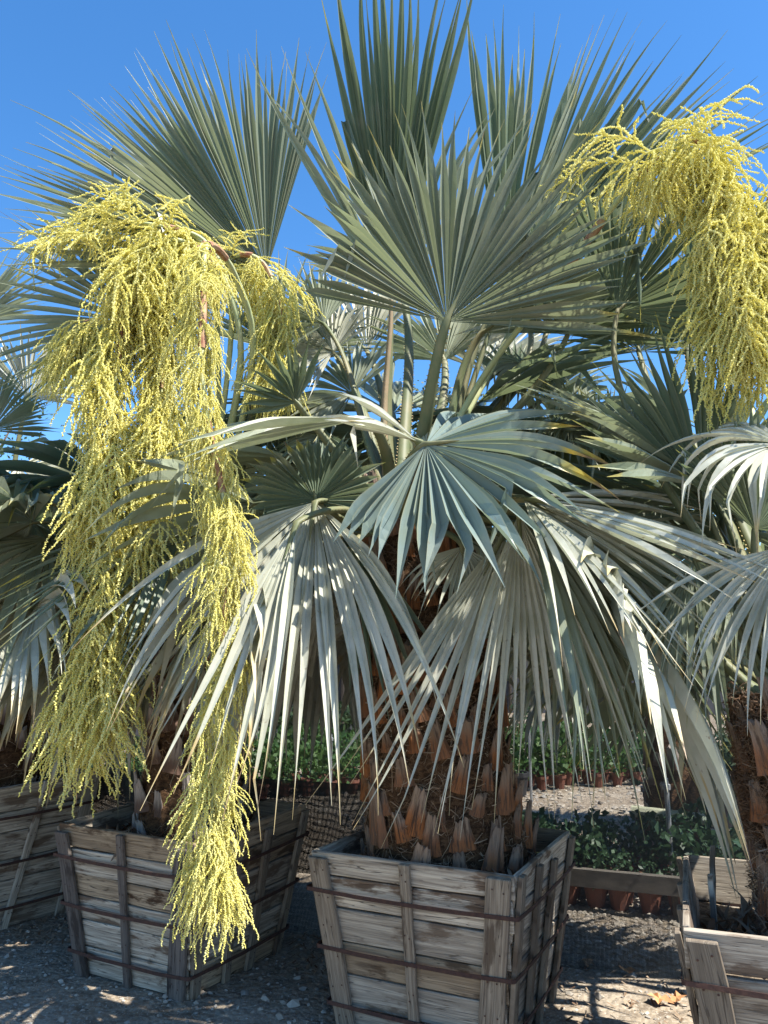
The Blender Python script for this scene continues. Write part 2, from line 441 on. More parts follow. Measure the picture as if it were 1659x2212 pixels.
NAILS = []
def planter(label, top, bot, rows, mats, cfg, soil_drop=0.13, soil='soil', strap_t=(.21, .53, .84), group='tapered wooden planter boxes'):
    """top, bot: four corners (front-left, front-right, back-right, back-left), outer faces of the planks"""
    top = [np.asarray(p, float) for p in top]; bot = [np.asarray(p, float) for p in bot]
    cen = sum(bot) / 4
    root = empty('wooden_planter', (cen[0], cen[1], 0), label, 'planter', group)
    T = 0.024
    for f in range(4):
        a, b = f, (f + 1) % 4
        TL, TR, BL, BR = top[a], top[b], bot[a], bot[b]
        e = norm(TR - TL); out = norm(np.cross(e, (TL - BL)))
        if np.dot(out, (TL + TR) / 2 - sum(top) / 4) < 0: out = -out
        up = norm((TL + TR - BL - BR) / 2)
        cuts = [0.0]
        wgt = [random.uniform(.8, 1.3) for _ in range(rows)]; tot = sum(wgt)
        for x in wgt: cuts.append(cuts[-1] + x / tot)
        H = np.linalg.norm((TL + TR - BL - BR) / 2)
        for i in range(rows):
            t0, t1 = cuts[i], cuts[i + 1]; tm = (t0 + t1) / 2
            L_, R_ = BL + (TL - BL) * tm, BR + (TR - BR) * tm
            sag = random.uniform(-.003, .003)
            ins = T if f % 2 == 0 else -0.000
            L2 = L_ + e * (T + .001 if f % 2 else 0) ; R2 = R_ - e * (T + .001 if f % 2 else 0)
            mt = mats[0] if random.random() < cfg.get('main', .7) else mats[1]
            board('plank', root, L2 - out * T + out * random.uniform(-.003, .004) + up * sag, R2 - out * T + out * random.uniform(-.003, .004) - up * sag, up, out, (t1 - t0) * H - random.uniform(.004, .012), T - .003, mt)
        # uprights nailed on the outside
        for (u0, u1, wd, mt, h0, h1) in cfg['battens'][f]:
            P0 = BL + (BR - BL) * u0; P1 = TL + (TR - TL) * u1
            P0 = P0 + (P1 - P0) * h0; P1 = P0 + (P1 - P0) * h1
            for hq in (.12, .30, .47, .63, .80, .93):
                for sg in (-1, 1):
                    c_ = P0 + (P1 - P0) * (hq + random.uniform(-.02, .02)) + e * sg * wd * random.uniform(.15, .28) + out * .0285
                    NAILS.append((root, c_, e, out))
            board('batten', root, P0 + out * .006, P1 + out * .006, e, out, wd * random.uniform(.92, 1.0), .020, mt, 0.006)
        for t in (0,):
            pass
    # steel straps
    for st in strap_t:
        ring = []; t = 1 - st
        cs = []
        for q in range(4):
            p = bot[q] + (top[q] - bot[q]) * t
            c_ = sum(bot[j] + (top[j] - bot[j]) * t for j in range(4)) / 4
            cs.append(p + norm((p - c_) * (1, 1, 0)) * .042)
        for q in range(4):
            a, b, pr = cs[q], cs[(q + 1) % 4], cs[q - 1]
            d1, d2 = norm(b - a), norm(pr - a)
            for x in (0.030, 0.012): ring.append(a + d2 * x + norm(d1 + d2) * .000)
            ring.append(a + norm(d1 + d2) * .008)
            for x in (0.012, 0.030): ring.append(a + d1 * x)
            for x in (.25, .5, .75):
                ring.append(a + (b - a) * x + np.array([0, 0, -.006 - random.random() * .006]) * math.sin(x * math.pi))
        ring = np.array(ring); n = len(ring)
        cc = ring.mean(0); o_ = norm((ring - cc) * (1, 1, 0))
        hw = .0075; th = .003
        V = np.concatenate([ring + (0, 0, -hw), ring + (0, 0, hw), ring + o_ * th + (0, 0, hw), ring + o_ * th + (0, 0, -hw)])
        F = [(r_ * n + i, r_ * n + (i + 1) % n, ((r_ + 1) % 4) * n + (i + 1) % n, ((r_ + 1) % 4) * n + i) for r_ in range(4) for i in range(n)]
        worldmesh('steel_strap', V, F, root, M['rust'])
    # soil
    G = 15; V = []; cz = min(p[2] for p in top) - soil_drop
    tt = 1 - soil_drop / (top[0][2] - bot[0][2])
    q = [bot[i] + (top[i] - bot[i]) * tt for i in range(4)]; c_ = sum(q) / 4
    q = [c_ + (p - c_) * .955 for p in q]
    for j in range(G):
        for i in range(G):
            s_, t_ = i / (G - 1), j / (G - 1)
            p = (q[0] * (1 - s_) + q[1] * s_) * (1 - t_) + (q[3] * (1 - s_) + q[2] * s_) * t_
            edge = min(s_, t_, 1 - s_, 1 - t_)
            V.append((p[0], p[1], p[2] + .03 * mnoise.noise(Vector((p[0] * 7, p[1] * 7, 1))) + .10 * min(edge, .3)))
    F = [(j * G + i, j * G + i + 1, (j + 1) * G + i + 1, (j + 1) * G + i) for j in range(G - 1) for i in range(G - 1)]
    worldmesh('soil', V, F, root, M[soil], smooth=True)
    return root, c_

def square(cx, cy, w, ang, z, tilt=(0, 0)):
    e1 = np.array([math.cos(ang), math.sin(ang)]); e2 = np.array([-math.sin(ang), math.cos(ang)])
    out = []
    for s1, s2 in ((-1, -1), (1, -1), (1, 1), (-1, 1)):
        p = np.array([cx, cy]) + (e1 * s1 + e2 * s2) * w / 2
        out.append((p[0], p[1], z + s1 * tilt[0] + s2 * tilt[1]))
    return out

CB = [(.06, .055, .095, 'batten_wood', -.02, .97), (.5, .5, .048, 'batten_wood', -.02, 1.0), (.93, .935, .105, 'batten_wood', -.02, .985)]
SB = [(.05, .04, .06, 'batten_wood', -.02, .99), (.36, .33, .05, 'batten_wood', -.01, .96), (.62, .60, .06, 'batten_wood', -.01, .93), (.95, .95, .06, 'batten_wood', 0, .97)]
cfgc = {'battens': [CB, SB, CB, SB], 'main': .85}
cx, cy = .29, 3.70; angc = math.atan2(-.40, .80)
box_c, soil_c = planter('weathered grey plank box nearest the camera, holding the big middle palm',
        square(cx, cy, .91, angc, .71), square(cx, cy, .70, angc, 0.0), 6, ('plank_wood', 'plank_stained'), cfgc, .15)
CBd = [(.06, .055, .085, 'plank_dark', -.02, .95), (.5, .5, .045, 'plank_dark', -.02, 1.0), (.93, .935, .10, 'plank_dark', -.02, .97)]
cfgl = {'battens': [CBd, SB, CBd, SB], 'main': .45}
angl = math.atan2(-.47, .88)
box_l, soil_l = planter('brown stained plank box under the hanging yellow flowers, left of the middle box',
        square(-1.03, 4.28, .91, angl, .72, (-.005, .02)), square(-1.03, 4.28, .69, angl, 0.0), 6, ('plank_wood', 'plank_stained'), cfgl, .15, 'litter_soil')
cfgr = {'battens': [CB, SB, CB, SB], 'main': .9}
angr = math.atan2(-.36, .93)
box_r, soil_r = planter('plank box with a broken sunlit side board at the right edge, beside dry leaves',
        square(1.53, 2.80, .98, angr, .71, (0, .0)), square(1.53, 2.80, .76, angr, 0.0), 5, ('plank_wood', 'plank_wood'), cfgr, .17, 'litter_soil')
FB = [(.05, .05, .05, 'plank_wood', -.02, .99), (.46, .62, .045, 'plank_wood', -.02, 1.0), (.94, .94, .09, 'plank_wood', -.02, 1.0)]
cfgf = {'battens': [FB, FB, FB, FB], 'main': .8}
angf = math.atan2(.77, .64)
box_f, soil_f = planter('pale plank box farthest left with light showing through a plank gap',
        square(-2.44, 5.02, .92, angf, .80, (.02, .0)), square(-2.44, 5.02, .72, angf, 0.0), 6, ('plank_wood', 'plank_wood'), cfgf, .10)

def splinter(p0, p1, w0, w1):
    board('split_board', box_r, p0, p1, (.42, .91, 0), (.9, -.42, .1), w0, .02, 'plank_wood', .012, w1)
splinter((1.20, 3.08, .46), (1.25, 3.14, .80), .09, .02)
splinter((1.17, 2.98, .50), (1.16, 2.96, .76), .05, .015)
s = Soup()
for cxy, zz, nn_ in ((soil_c, .60, 420), (soil_l, .60, 200), (soil_r, .56, 260), (soil_f, .70, 120)):
    for _ in range(nn_):
        th = random.random() * 6.283; rr = random.uniform(.26, .42)
        P = np.array([cxy[0] + math.cos(th) * rr, cxy[1] + math.sin(th) * rr, zz + random.uniform(.0, .05)])
        a = random.random() * 6.28; L = random.uniform(.04, .15); wd = random.uniform(.004, .014)
        d = np.array([math.cos(a), math.sin(a), random.uniform(-.2, .5)]); q = np.array([-d[1], d[0], random.uniform(-.6, .6)]) * wd
        pts = [P + d * L * f + np.array([0, 0, .03 * math.sin(f * 3.1)]) for f in (-.5, -.15, .2, .5)]
        V = [pts[0] - q * .4, pts[0] + q * .4, pts[1] - q, pts[1] + q, pts[2] - q * .8, pts[2] + q * .8, pts[3] - q * .1, pts[3] + q * .1]
        s.add(V, [(0, 1, 3, 2), (2, 3, 5, 4), (4, 5, 7, 6)], (random.random() ** 1.5, 0, 0, 1))
V, F, c = s.out()
tag(link('leaf_litter', mesh_np('leaf_litter', V, F, col=c, mat=M['fibre'])), 'dark curled leaf scraps lying on the soil inside the boxes', kind='stuff')

for root in {id(n_[0]): n_[0] for n_ in NAILS}.values():
    s = Soup()
    for (r_, c_, e, out) in NAILS:
        if r_ is root:
            b_ = np.cross(e, out); q = [c_ + (e * math.cos(a_) + b_ * math.sin(a_)) * .0038 for a_ in np.arange(6) * 1.0472]
            s.add(q + [p - out * .01 for p in q], [(0, 1, 2, 3)], (.5, .5, .5, 1)); s.add(q, [(0, 3, 4, 5)])
    V, F, c = s.out(); tag(worldmesh('nail_heads', V, F, root, M['rust']), kind='stuff')

# ------------------------------------------------------------------ palms: fronds
def blade_mesh(hub, a, n, L, spread, nseg, g=.3, join=.47, cup=.15, curl=.15, brk=.05, foldd=.72, yel=None, seed=0, skew=0., outer=.3, K=15, gj=.35, wid=1.0):
    r = np.random.default_rng(seed)
    a = norm(a); n = norm(n - a * np.dot(n, a)); b = np.cross(n, a)
    phi = np.linspace(-spread, spread, nseg) + skew
    dphi = 2 * spread / (nseg - 1)
    phi = phi + r.normal(0, dphi * .2, nseg)
    Li = L * (1 - outer * (np.abs(phi) / math.pi) ** 1.3) * r.uniform(.84, 1.06, nseg)
    ca, sa = np.cos(phi)[:, None], np.sin(phi)[:, None]
    wv_ = .10 * np.sin(phi * r.uniform(2, 4) + r.uniform(0, 6)) + .05 * np.sin(phi * r.uniform(6, 9) + r.uniform(0, 6)) + r.normal(0, .02, nseg)
    D = norm(ca * a + sa * b + (cup * np.abs(sa) + wv_[:, None]) * n)
    LAT = norm(-sa * a + ca * b)
    t = np.linspace(0, 1, K) ** 1.15
    sj = join * L * r.uniform(.88, 1.14, nseg)
    whalf_j = sj * math.tan(dphi / 2) * 1.1
    gi = g * r.uniform(.4, 1.6, nseg); cu = r.normal(0, curl, nseg); tw = r.normal(0, .75, nseg)
    bk = np.where(r.random(nseg) < brk, r.uniform(.5, .85, nseg), 9.)
    P = np.tile(hub, (nseg, 1)) + D * (.012 * L)
    Vs = []; cols = []
    prev = np.zeros(nseg)
    rnd = r.random(nseg); rnd = .5 * rnd + .5 * np.clip(.5 + .5 * np.sin(phi * 2.3 + seed), 0, 1)
    if yel is not None: rnd = np.clip(1.25 * np.exp(-((phi - yel[0]) / yel[1]) ** 2), 0, 1)
    up = np.array([0, 0, 1.])
    for k in range(K):
        s_ = t[k] * Li
        ds = (s_ - prev)[:, None]; prev = s_
        u = np.clip((s_ - sj) / (Li - sj), 0, 1)
        inj = (s_ < sj)
        gg = np.where(inj, gi * 0 + g * gj, gi * (1 + .6 * u))[:, None]
        D = D - up * gg * ds / L * (1.2 - .2 * np.abs(D[:, 2:3]))
        D = D + LAT * (cu * u)[:, None] * ds / L * 2
        hit = (t[k] > bk)
        if hit.any():
            D[hit] = D[hit] * .15 + np.array([0, 0, -1.]) + r.normal(0, .25, (hit.sum(), 3)); bk[hit] = 9.
        D = norm(D)
        P = P + D * ds
        lat = norm(LAT - D * (LAT * D).sum(1, keepdims=True))
        nn = np.cross(D, lat); nn = nn * np.sign((nn * n).sum(1, keepdims=True) + 1e-6) if k == 0 else nn * sgn
        if k == 0: sgn = np.sign((nn * n).sum(1, keepdims=True) + 1e-6); 
        ang = (tw * u)[:, None]
        lat2 = lat * np.cos(ang) + nn * np.sin(ang); nn2 = nn * np.cos(ang) - lat * np.sin(ang)
        wj = np.maximum(s_, .01 * L) * math.tan(dphi / 2) * 1.16
        wf = whalf_j * (1 + .25 * np.sin(np.clip(u * 3.2, 0, math.pi))) * (1 - u ** 1.5) ** 1.0 * (1 - .58 * u)
        hw = np.where(inj, wj, np.maximum(wf, .0007))[:, None] * wid
        fd = hw * foldd * np.where(inj, 1.0, 1 - .25 * u)[:, None]
        Vs.append(np.stack([P - lat2 * hw + nn2 * fd, P - nn2 * fd * .7, P + lat2 * hw + nn2 * fd], 1))
        cc = np.ones((nseg, 3, 4)); cc[:, :, 0] = rnd[:, None]; cc[:, :, 1] = t[k]; cc[:, :, 2] = np.array([1, 0, 1])
        cols.append(cc)
    V = np.stack(Vs, 1)   # seg, K, 3pts, xyz
    Cc = np.stack(cols, 1)
    base = (np.arange(nseg) * K * 3)[:, None, None]; kk = (np.arange(K - 1) * 3)[None, :, None]; jj = np.arange(2)[None, None, :]
    i0 = base + kk + jj
    F = np.stack([i0, i0 + 1, i0 + 4, i0 + 3], -1).reshape(-1, 4)
    return V.reshape(-1, 3), F, Cc.reshape(-1, 4)

def frond(palm, crown, hub, tip, nh, spread, nseg, mat='leaf_blue', g=.3, pet_w=.027, thorns=True, petmat='petiole', label=None, base=None, arch=.35, seed=None, **k):
    hub = np.asarray(hub, float); tip = np.asarray(tip, float)
    a = tip - hub; L = np.linalg.norm(a)
    seed = int(rng.integers(1e6)) if seed is None else seed
    out = hub - crown; oh = np.array([out[0], out[1], 0]); ohn = norm(oh) if np.linalg.norm(oh) > .02 else np.array([0, -1., 0])
    el = math.atan2(out[2], np.linalg.norm(oh))
    if base is None:
        base = crown + ohn * .10 + np.array([0, 0, -.30 * (1 - max(0, math.sin(max(el, 0))))])
    d = np.linalg.norm(hub - base)
    d0 = norm(ohn * (.25 + .75 * max(0, math.cos(max(el, 0)))) + np.array([0, 0, .55 + arch]))
    d1 = norm(norm(a) * .6 + norm(hub - base) * .6)
    P = bezier(base, base + d0 * d * .35, hub - d1 * d * .3, hub, 16)
    rad = np.linspace(pet_w * 1.5, pet_w * .75, 16); rad[0] = pet_w * 2.6; rad[1] = pet_w * 2.1
    cost = hub + norm(a) * np.linspace(.02, .16, 3)[:, None] * L
    Pc = np.vstack([P, cost]); rc = np.concatenate([rad, [pet_w * .55, pet_w * .35, .002]])
    V, F = tube(Pc, rc, 7, .55)
    fo = worldmesh('frond', V, F, palm, M[petmat], smooth=True)
    if thorns:
        T, A, B = frames(P)
        s = Soup(); acc = np.concatenate([[0], np.cumsum(np.linalg.norm(np.diff(P, axis=0), axis=1))])
        for x in np.arange(.06, acc[-1] - .02, .022):
            i = min(np.searchsorted(acc, x) - 1, 14); f = (x - acc[i]) / (acc[i + 1] - acc[i])
            c = P[i] + (P[i + 1] - P[i]) * f; rr = rad[i] + (rad[i + 1] - rad[i]) * f
            for sg in (-1, 1):
                e = c + A[i] * sg * rr * .93; ln = random.uniform(.006, .012)
                s.add([e - T[i] * .004, e + T[i] * .004, e + A[i] * sg * ln + T[i] * random.uniform(-.006, .008)], [(0, 1, 2)])
        V, F, c = s.out(); tag(worldmesh('thorns', V, F, fo, M['thorn']), kind='stuff')
    V, F, c = blade_mesh(hub, a, np.asarray(nh, float), L, R(spread), nseg, g=g, seed=seed, **k)
    bl = worldmesh('blade', V, F, fo, M[mat], col=c)
    if label: fo['label'] = label
    return fo

# boots
def boot_mesh(seed, mat):
    r = np.random.default_rng(seed); s = []; col = []; n = 7; m = 7
    Lh = r.uniform(.13, .23); rib = r.uniform(.6, 1.25, m); jg = r.uniform(-.035, .02, m)
    for j in range(n):
        t = j / (n - 1); hw = .040 * (1 - t) ** 1.4 + r.uniform(.026, .032) ; z = t * Lh
        th = .030 * (1 - t) + .014
        yo = .012 * t + .015 * t * t
        for i in range(m):
            x = (i / (m - 1) * 2 - 1)
            s.append((x * hw, -(yo + th * rib[i] * (1 - x * x) ** .6), z + (jg[i] if j == n - 1 else 0)))
            col.append((r.random(), t, 0, 1))
        for i in range(m):
            x = 1 - (i / (m - 1) * 2)
            s.append((x * hw * .93, -(yo - .006), z + (r.uniform(-.012, .006) if j == n - 1 else 0))); col.append((r.random(), t * .9, 0, 1))
    q = 2 * m; F = []
    for j in range(n - 1):
        for i in range(q):
            F.append((j * q + i, j * q + (i + 1) % q, (j + 1) * q + (i + 1) % q, (j + 1) * q + i))
    top = (n - 1) * q
    for i in range(m - 1): F.append((top + i, top + i + 1, top + q - 2 - i, top + q - 1 - i))
    return mesh_np('leaf_base', np.array(s), F, col=np.array(col), smooth=False, mat=M[mat])

BOOTS = {mt: [boot_mesh(i * 7 + 1, mt) for i in range(5)] for mt in ('leaf_base', 'leaf_base_grey')}

def trunk(palm, base, top, r0, r1, bmat='leaf_base', rows=9, per=13, fibres=2200, bscale=1.0, hairy=1.0):
    base = np.asarray(base, float); top = np.asarray(top, float)
    n = 26; P = base + (top - base) * np.linspace(0, 1, n)[:, None]
    rad = r0 + (r1 - r0) * np.linspace(0, 1, n) ** .8 + .03 * np.sin(np.linspace(0, 1, n) * 9) * np.linspace(.6, 0, n)
    V, F = tube(P, rad, 28, 1.0, (0, 1, 0))
    V = V + norm(V - np.repeat(P, 28, 0)) * rng.normal(0, .008, (len(V), 1))
    F = F.tolist() + [tuple(range((n - 1) * 28, n * 28))]
    tr = worldmesh('trunk', V, F, palm, M['trunk_core'], smooth=False)
    Hh = np.linalg.norm(top - base); off = np.array(worldloc(palm))
    for j in range(rows):
        t = (j + .1) / rows
        for i in range(per):
            if random.random() < .08: continue
            th = (i + .5 * (j % 2) + random.uniform(-.2, .2)) / per * 2 * math.pi
            rr = r0 + (r1 - r0) * t ** .8
            c = base + (top - base) * min(1, max(0, t + random.uniform(-.03, .03)))
            p = c + np.array([math.cos(th), math.sin(th), 0]) * (rr - random.uniform(0, .008)) - off
            o = link('leaf_base', random.choice(BOOTS[bmat]), tr, p.tolist())
            sc_ = bscale * random.uniform(.6, 1.15)
            o.rotation_euler = (R(random.uniform(-2, 16)) * -1 * 0 + R(random.uniform(-2, 10)), R(random.uniform(-15, 15)), th + math.pi / 2)
            o.scale = (sc_ * random.uniform(.8, 1.1), sc_, sc_ * random.uniform(.8, 1.25))
    s = Soup()
    for _ in range(fibres):
        th = random.random() * 6.283; t = random.random() ** .9; rr = r0 + (r1 - r0) * t ** .8 + random.uniform(0, .02)
        c = base + (top - base) * t; L = random.uniform(.03, .12); wd = random.uniform(.0005, .0013)
        dth = random.choice((-1, 1)) * random.uniform(.1, 1.) ; dz = random.uniform(-1.3, .7); pts = []
        k1, k2 = random.uniform(-2, 2), random.uniform(-2, 2)
        for q in range(5):
            f = q / 4
            a_ = th + dth * f * L / rr + .03 * math.sin(f * 3 + k1); z = dz * f * L + .014 * math.sin(f * 4 * k2)
            ro = rr + .022 * hairy * math.sin(f * 3.0) * random.uniform(.1, 1)
            pts.append(c + np.array([math.cos(a_) * ro, math.sin(a_) * ro, z]))
        pts = np.array(pts); up_ = np.array([0, 0, wd]) + rng.normal(0, wd * .5, 3)
        V = np.concatenate([pts - up_, pts + up_]); F = [(i, i + 1, i + 6, i + 5) for i in range(4)]
        s.add(V, F, (random.random() * (1.0 if t < .45 else .45), 0, 0, 1))
    V, F, c = s.out()
    tag(worldmesh('fibres', V, F, tr, M['fibre'], col=c), kind='stuff')
    return tr

def auto_fronds(palm, crown, azs, seedbase, Lr=(.95, 1.2), mats=('leaf_blue', 'leaf_green'), nseg=40, thorns=False):
    r = np.random.default_rng(seedbase)
    for (az, el) in azs:
        az = R(az + r.uniform(-8, 8)); el_ = R(el + r.uniform(-5, 5))
        h = np.array([math.cos(az), math.sin(az), 0.]); pl = r.uniform(.75, 1.05)
        hub = crown + h * pl * math.cos(el_) + np.array([0, 0, pl * math.sin(el_) - .1])
        e2 = el_ - R(22 if el > 35 else 38)
        a = h * math.cos(e2) + np.array([0, 0, math.sin(e2)])
        L = r.uniform(*Lr)
        nrm = -h * math.sin(e2) + np.array([0, 0, math.cos(e2)])
        mt = 'leaf_grey' if el < 0 else mats[int(r.integers(len(mats)))]
        frond(palm, crown, hub, hub + a * L, nrm, (sp_ := r.uniform(80, 120)), int(sp_ * 2 / 6.3), mt, g=(.25 if el > 35 else .9 if el > 0 else 1.6) * r.uniform(.8, 1.2), thorns=thorns, pet_w=.018, cup=r.uniform(-.05, .35), K=12)

# ------------------------------------------------------------------ flower branches
def strand(P, rb, s, rnd, beads=None):
    n = len(P); T, A, B = frames(P)
    th = np.arange(5) / 5 * 2 * math.pi
    rad = np.where(np.arange(n) % 2 == 0, rb * .7, rb * 1.1) * rng.uniform(.8, 1.2, n)
    rad *= np.linspace(1.0, .72, n); rad[0] = rb * .3; rad[-1] = rb * .25
    offs = rng.normal(0, rb * .5, (n, 2))
    c = P + A * offs[:, :1] + B * offs[:, 1:]
    V = (c[:, None] + rad[:, None, None] * (np.cos(th)[None, :, None] * A[:, None] + np.sin(th)[None, :, None] * B[:, None])).reshape(-1, 3)
    i = np.arange(n - 1)[:, None] * 5; j = np.arange(5)[None, :]; j2 = (j + 1) % 5
    F = np.stack([i + j, i + j2, i + 5 + j2, i + 5 + j], -1).reshape(-1, 4)
    col = np.ones((n, 5, 4)); col[:, :, 0] = np.clip(rnd + rng.normal(0, .25, (n, 1)), 0, 1); col[:, :, 1] = (np.arange(n) % 2)[:, None]
    s.add(V, F, None); s.C[-1] = col.reshape(-1, 4)

def flower_mesh(seed, reach, ns, slen, up=.2, droop=5.0):
    """a side branch of the panicle: bare stem plus beaded strands hanging from it. +X is outward"""
    r = np.random.default_rng(seed); s = Soup()
    p = np.zeros(3); d = norm(np.array([1, 0, up])); stem = [p.copy()]
    for _ in range(9):
        d = norm(d + np.array([0, r.normal(0, .06), -.13 * droop * .35 / max(reach * 3, .5)])); p = p + d * reach / 9; stem.append(p.copy())
    stem = np.array(stem)
    V, F = tube(stem, np.linspace(.0045, .0022, len(stem)), 5); s.add(V, F, (.9, 1, 0, 1))
    for i in range(ns):
        f = .18 + .82 * (i + .5) / ns
        q = f * 9; k0 = min(int(q), 8); st = stem[k0] + (stem[k0 + 1] - stem[k0]) * (q - k0)
        side = 1 if i % 2 else -1
        tdir = stem[k0 + 1] - stem[k0]; tdir = norm(tdir)
        d = norm(tdir * r.uniform(.3, .9) + np.array([0, side * r.uniform(.2, .9), r.uniform(-.5, .45)]))
        L = slen * r.uniform(.6, 1.15); n = int(L / .0038); ds = L / n
        P = [st]; wv = r.uniform(8, 22); ph = r.uniform(0, 6.28); wa = r.uniform(.3, 1.5)
        gz = r.uniform(.6, 1.4) * droop * 1.5
        for m_ in range(n):
            x = m_ * ds
            d = norm(d + ds * (np.array([0, 0, -gz]) + wa * 5 * np.array([math.sin(x * wv + ph), math.cos(x * wv * 1.1 + ph), 0.3 * math.sin(x * 30 + ph)])))
            P.append(P[-1] + d * ds)
        strand(np.array(P), .0043, s, r.random())
    V, F, c = s.out()
    return mesh_np('flower_branch', V, F, col=c, smooth=False, mat=M['flower'])

FL_HANG = [flower_mesh(100 + i, .17 + .05 * (i % 3), 14, .30, .1, 5.5) for i in range(6)]
FL_OPEN = [flower_mesh(200 + i, .33, 15, .22, .35, 2.2) for i in range(5)]

def panicle(palm, pts, n, kind='hang', r0=.017, r1=.004, start=.2, label=None, spread=(0, 360), sc_=(.85, 1.2), bracts=(.25, .4, .55, .7)):
    """pts: world points of the main stalk"""
    P = spline(pts, 60); rad = np.linspace(r0, r1, 60)
    V, F = tube(P, rad, 8)
    st = worldmesh('flower_stalk', V, F, palm, M['peduncle'], smooth=True)
    if label: st['label'] = label
    off = np.array(worldloc(palm))
    for b in bracts:
        i = int(b * 58); Q = P[i:i + 5]
        if len(Q) < 4: continue
        V, F = tube(Q, rad[i:i + len(Q)] * np.linspace(1.25, 1.6, len(Q)), 8)
        worldmesh('bract', V, F, st, M['bract'])
    for j in range(n):
        t = start + (1 - start) * (j + random.random()) / n
        q = t * 58; i = int(q); p = P[i] + (P[i + 1] - P[i]) * (q - i) - off
        lib = FL_HANG if kind == 'hang' or (kind == 'mixed' and random.random() < (t - .1) * 1.6) else FL_OPEN
        o = link('flower_branch', random.choice(lib), st, p.tolist())
        az = random.uniform(*spread)
        o.rotation_euler = (R(random.uniform(-12, 12)), R(random.uniform(-15, 25)), R(az))
        k_ = random.uniform(*sc_); o.scale = (k_, k_, k_ * random.uniform(.9, 1.15))
    return st

# ================================================================== middle palm
UPC = np.array([0, -1., 0])
palm_c = empty('fan_palm', (.29, 3.70, 0), 'tall blue-grey fan palm in the nearest box, its fans filling the middle of the view', 'palm tree', 'boxed blue fan palms')
cr = np.array([.10, 3.68, 2.35])
trunk(palm_c, (.29, 3.70, .58), (.13, 3.69, 2.30), .36, .22, rows=14, per=16, fibres=9000, bscale=1.0)
def fr(palm, crown, h, t, n, spread, nseg, mat='leaf_blue', g=.3, **k):
    return frond(palm, crown, at(*h), at(*t), n, spread, nseg, mat, g, **k)
# upright fans
fr(palm_c, cr, (845, 655, 3.75), (850, -80, 3.4), (0, -1, .1), 15, 17, 'leaf_green', .06, join=.48, cup=.3, outer=.5, wid=1.4, foldd=.8, label='tallest fan standing straight up over the crown', petmat='petiole_tan')
fr(palm_c, cr, (845, 655, 3.8), (850, 120, 3.6), (0, -1, .1), 33, 15, 'leaf_blue', .14, join=.4, cup=.2, outer=.1, curl=.2)
fr(palm_c, cr, (965, 695, 3.15), (1170, 235, 3.0), (0.05, -1, .15), 86, 46, 'leaf_olive', .14, join=.50, cup=.16, outer=.75, skew=.28, label='wide upright fan facing the camera', wid=1.1)
fr(palm_c, cr, (1085, 650, 3.85), (1400, 50, 3.65), (.1, -1, 0), 34, 36, 'leaf_green', .10, join=.55, cup=.05, outer=.3, wid=1.1)
fr(palm_c, cr, (1065, 665, 3.78), (1500, 150, 3.65), (.1, -1, 0), 20, 18, 'leaf_blue', .12, join=.45, wid=1.1)
fr(palm_c, cr, (1040, 720, 3.6), (1400, 500, 3.4), (.1, -1, 0), 30, 12, 'leaf_blue', .25, join=.45, cup=.05, outer=.3, wid=1.1)
# the fan that shows its upper side in the centre
fr(palm_c, cr, (920, 960, 2.95), (1385, 905, 2.85), (-.1, -.75, .65), 122, 32, 'leaf_yellow', .50, join=.42, cup=-.36, skew=-.42, outer=.5, brk=.15, arch=.1, wid=1.1, yel=(.1, .42), label='yellow tipped fan spread open at the heart of the palm')
fr(palm_c, cr, (905, 955, 3.0), (690, 850, 2.9), (0, -.6, .8), 30, 8, 'leaf_grey', .4, join=.5, wid=1.2)
fr(palm_c, cr, (790, 905, 3.2), (340, 935, 2.95), (0, -.45, .9), 24, 12, 'leaf_blue', .35, join=.5, cup=.15, wid=1.25, label='fan reaching left across the flowers')
fr(palm_c, cr, (640, 870, 3.5), (545, 740, 3.3), (0, -1, 0.1), 60, 11, 'leaf_green', .15, join=.35, outer=.2, wid=1.2)
# drooping skirts
fr(palm_c, cr, (680, 1085, 3.25), (590, 1750, 2.62), (0, -.8, .6), 54, 21, 'leaf_grey', 1.0, join=.30, cup=-.1, outer=.5, skew=-.16, brk=.02, gj=.3, wid=1.12, label='drooping fan striped with shadow, left of the trunk', arch=.15)
fr(palm_c, cr, (682, 1082, 3.3), (650, 930, 3.35), (0, -.9, .4), 125, 32, 'leaf_green', .5, join=.65, cup=.15, outer=.2)
fr(palm_c, cr, (640, 1120, 3.65), (230, 1570, 3.6), (-.2, -.7, .6), 26, 12, 'leaf_grey', .4, join=.3, outer=.2, wid=1.15)
fr(palm_c, cr, (1130, 1075, 3.05), (1640, 1340, 2.72), (.1, -.55, .8), 54, 28, 'leaf_grey', .34, join=.38, cup=.0, outer=.1, gj=.3, arch=.1, wid=1.12, label='drooping fan sweeping to the right with brown tips')
fr(palm_c, cr, (640, 1130, 3.02), (420, 1760, 2.6), (0, -.8, .6), 13, 6, 'leaf_grey', .25, join=.3, wid=1.25)
fr(palm_c, cr, (1160, 1080, 3.0), (1720, 1270, 2.75), (.1, -.55, .8), 20, 10, 'leaf_grey', .25, join=.4, wid=1.1)
fr(palm_c, cr, (1150, 1120, 3.15), (1560, 1660, 2.95), (.1, -.6, .7), 42, 20, 'leaf_blue', .45, join=.35, outer=.1, wid=1.1)
fr(palm_c, cr, (1120, 1110, 3.1), (1180, 1790, 3.0), (0, -.85, .5), 26, 14, 'leaf_grey', .6, join=.3, outer=.2, wid=1.1)
fr(palm_c, cr, (1090, 1150, 3.15), (770, 1800, 3.0), (0, -.9, .4), 12, 8, 'leaf_grey', .15, join=.3, wid=1.2)
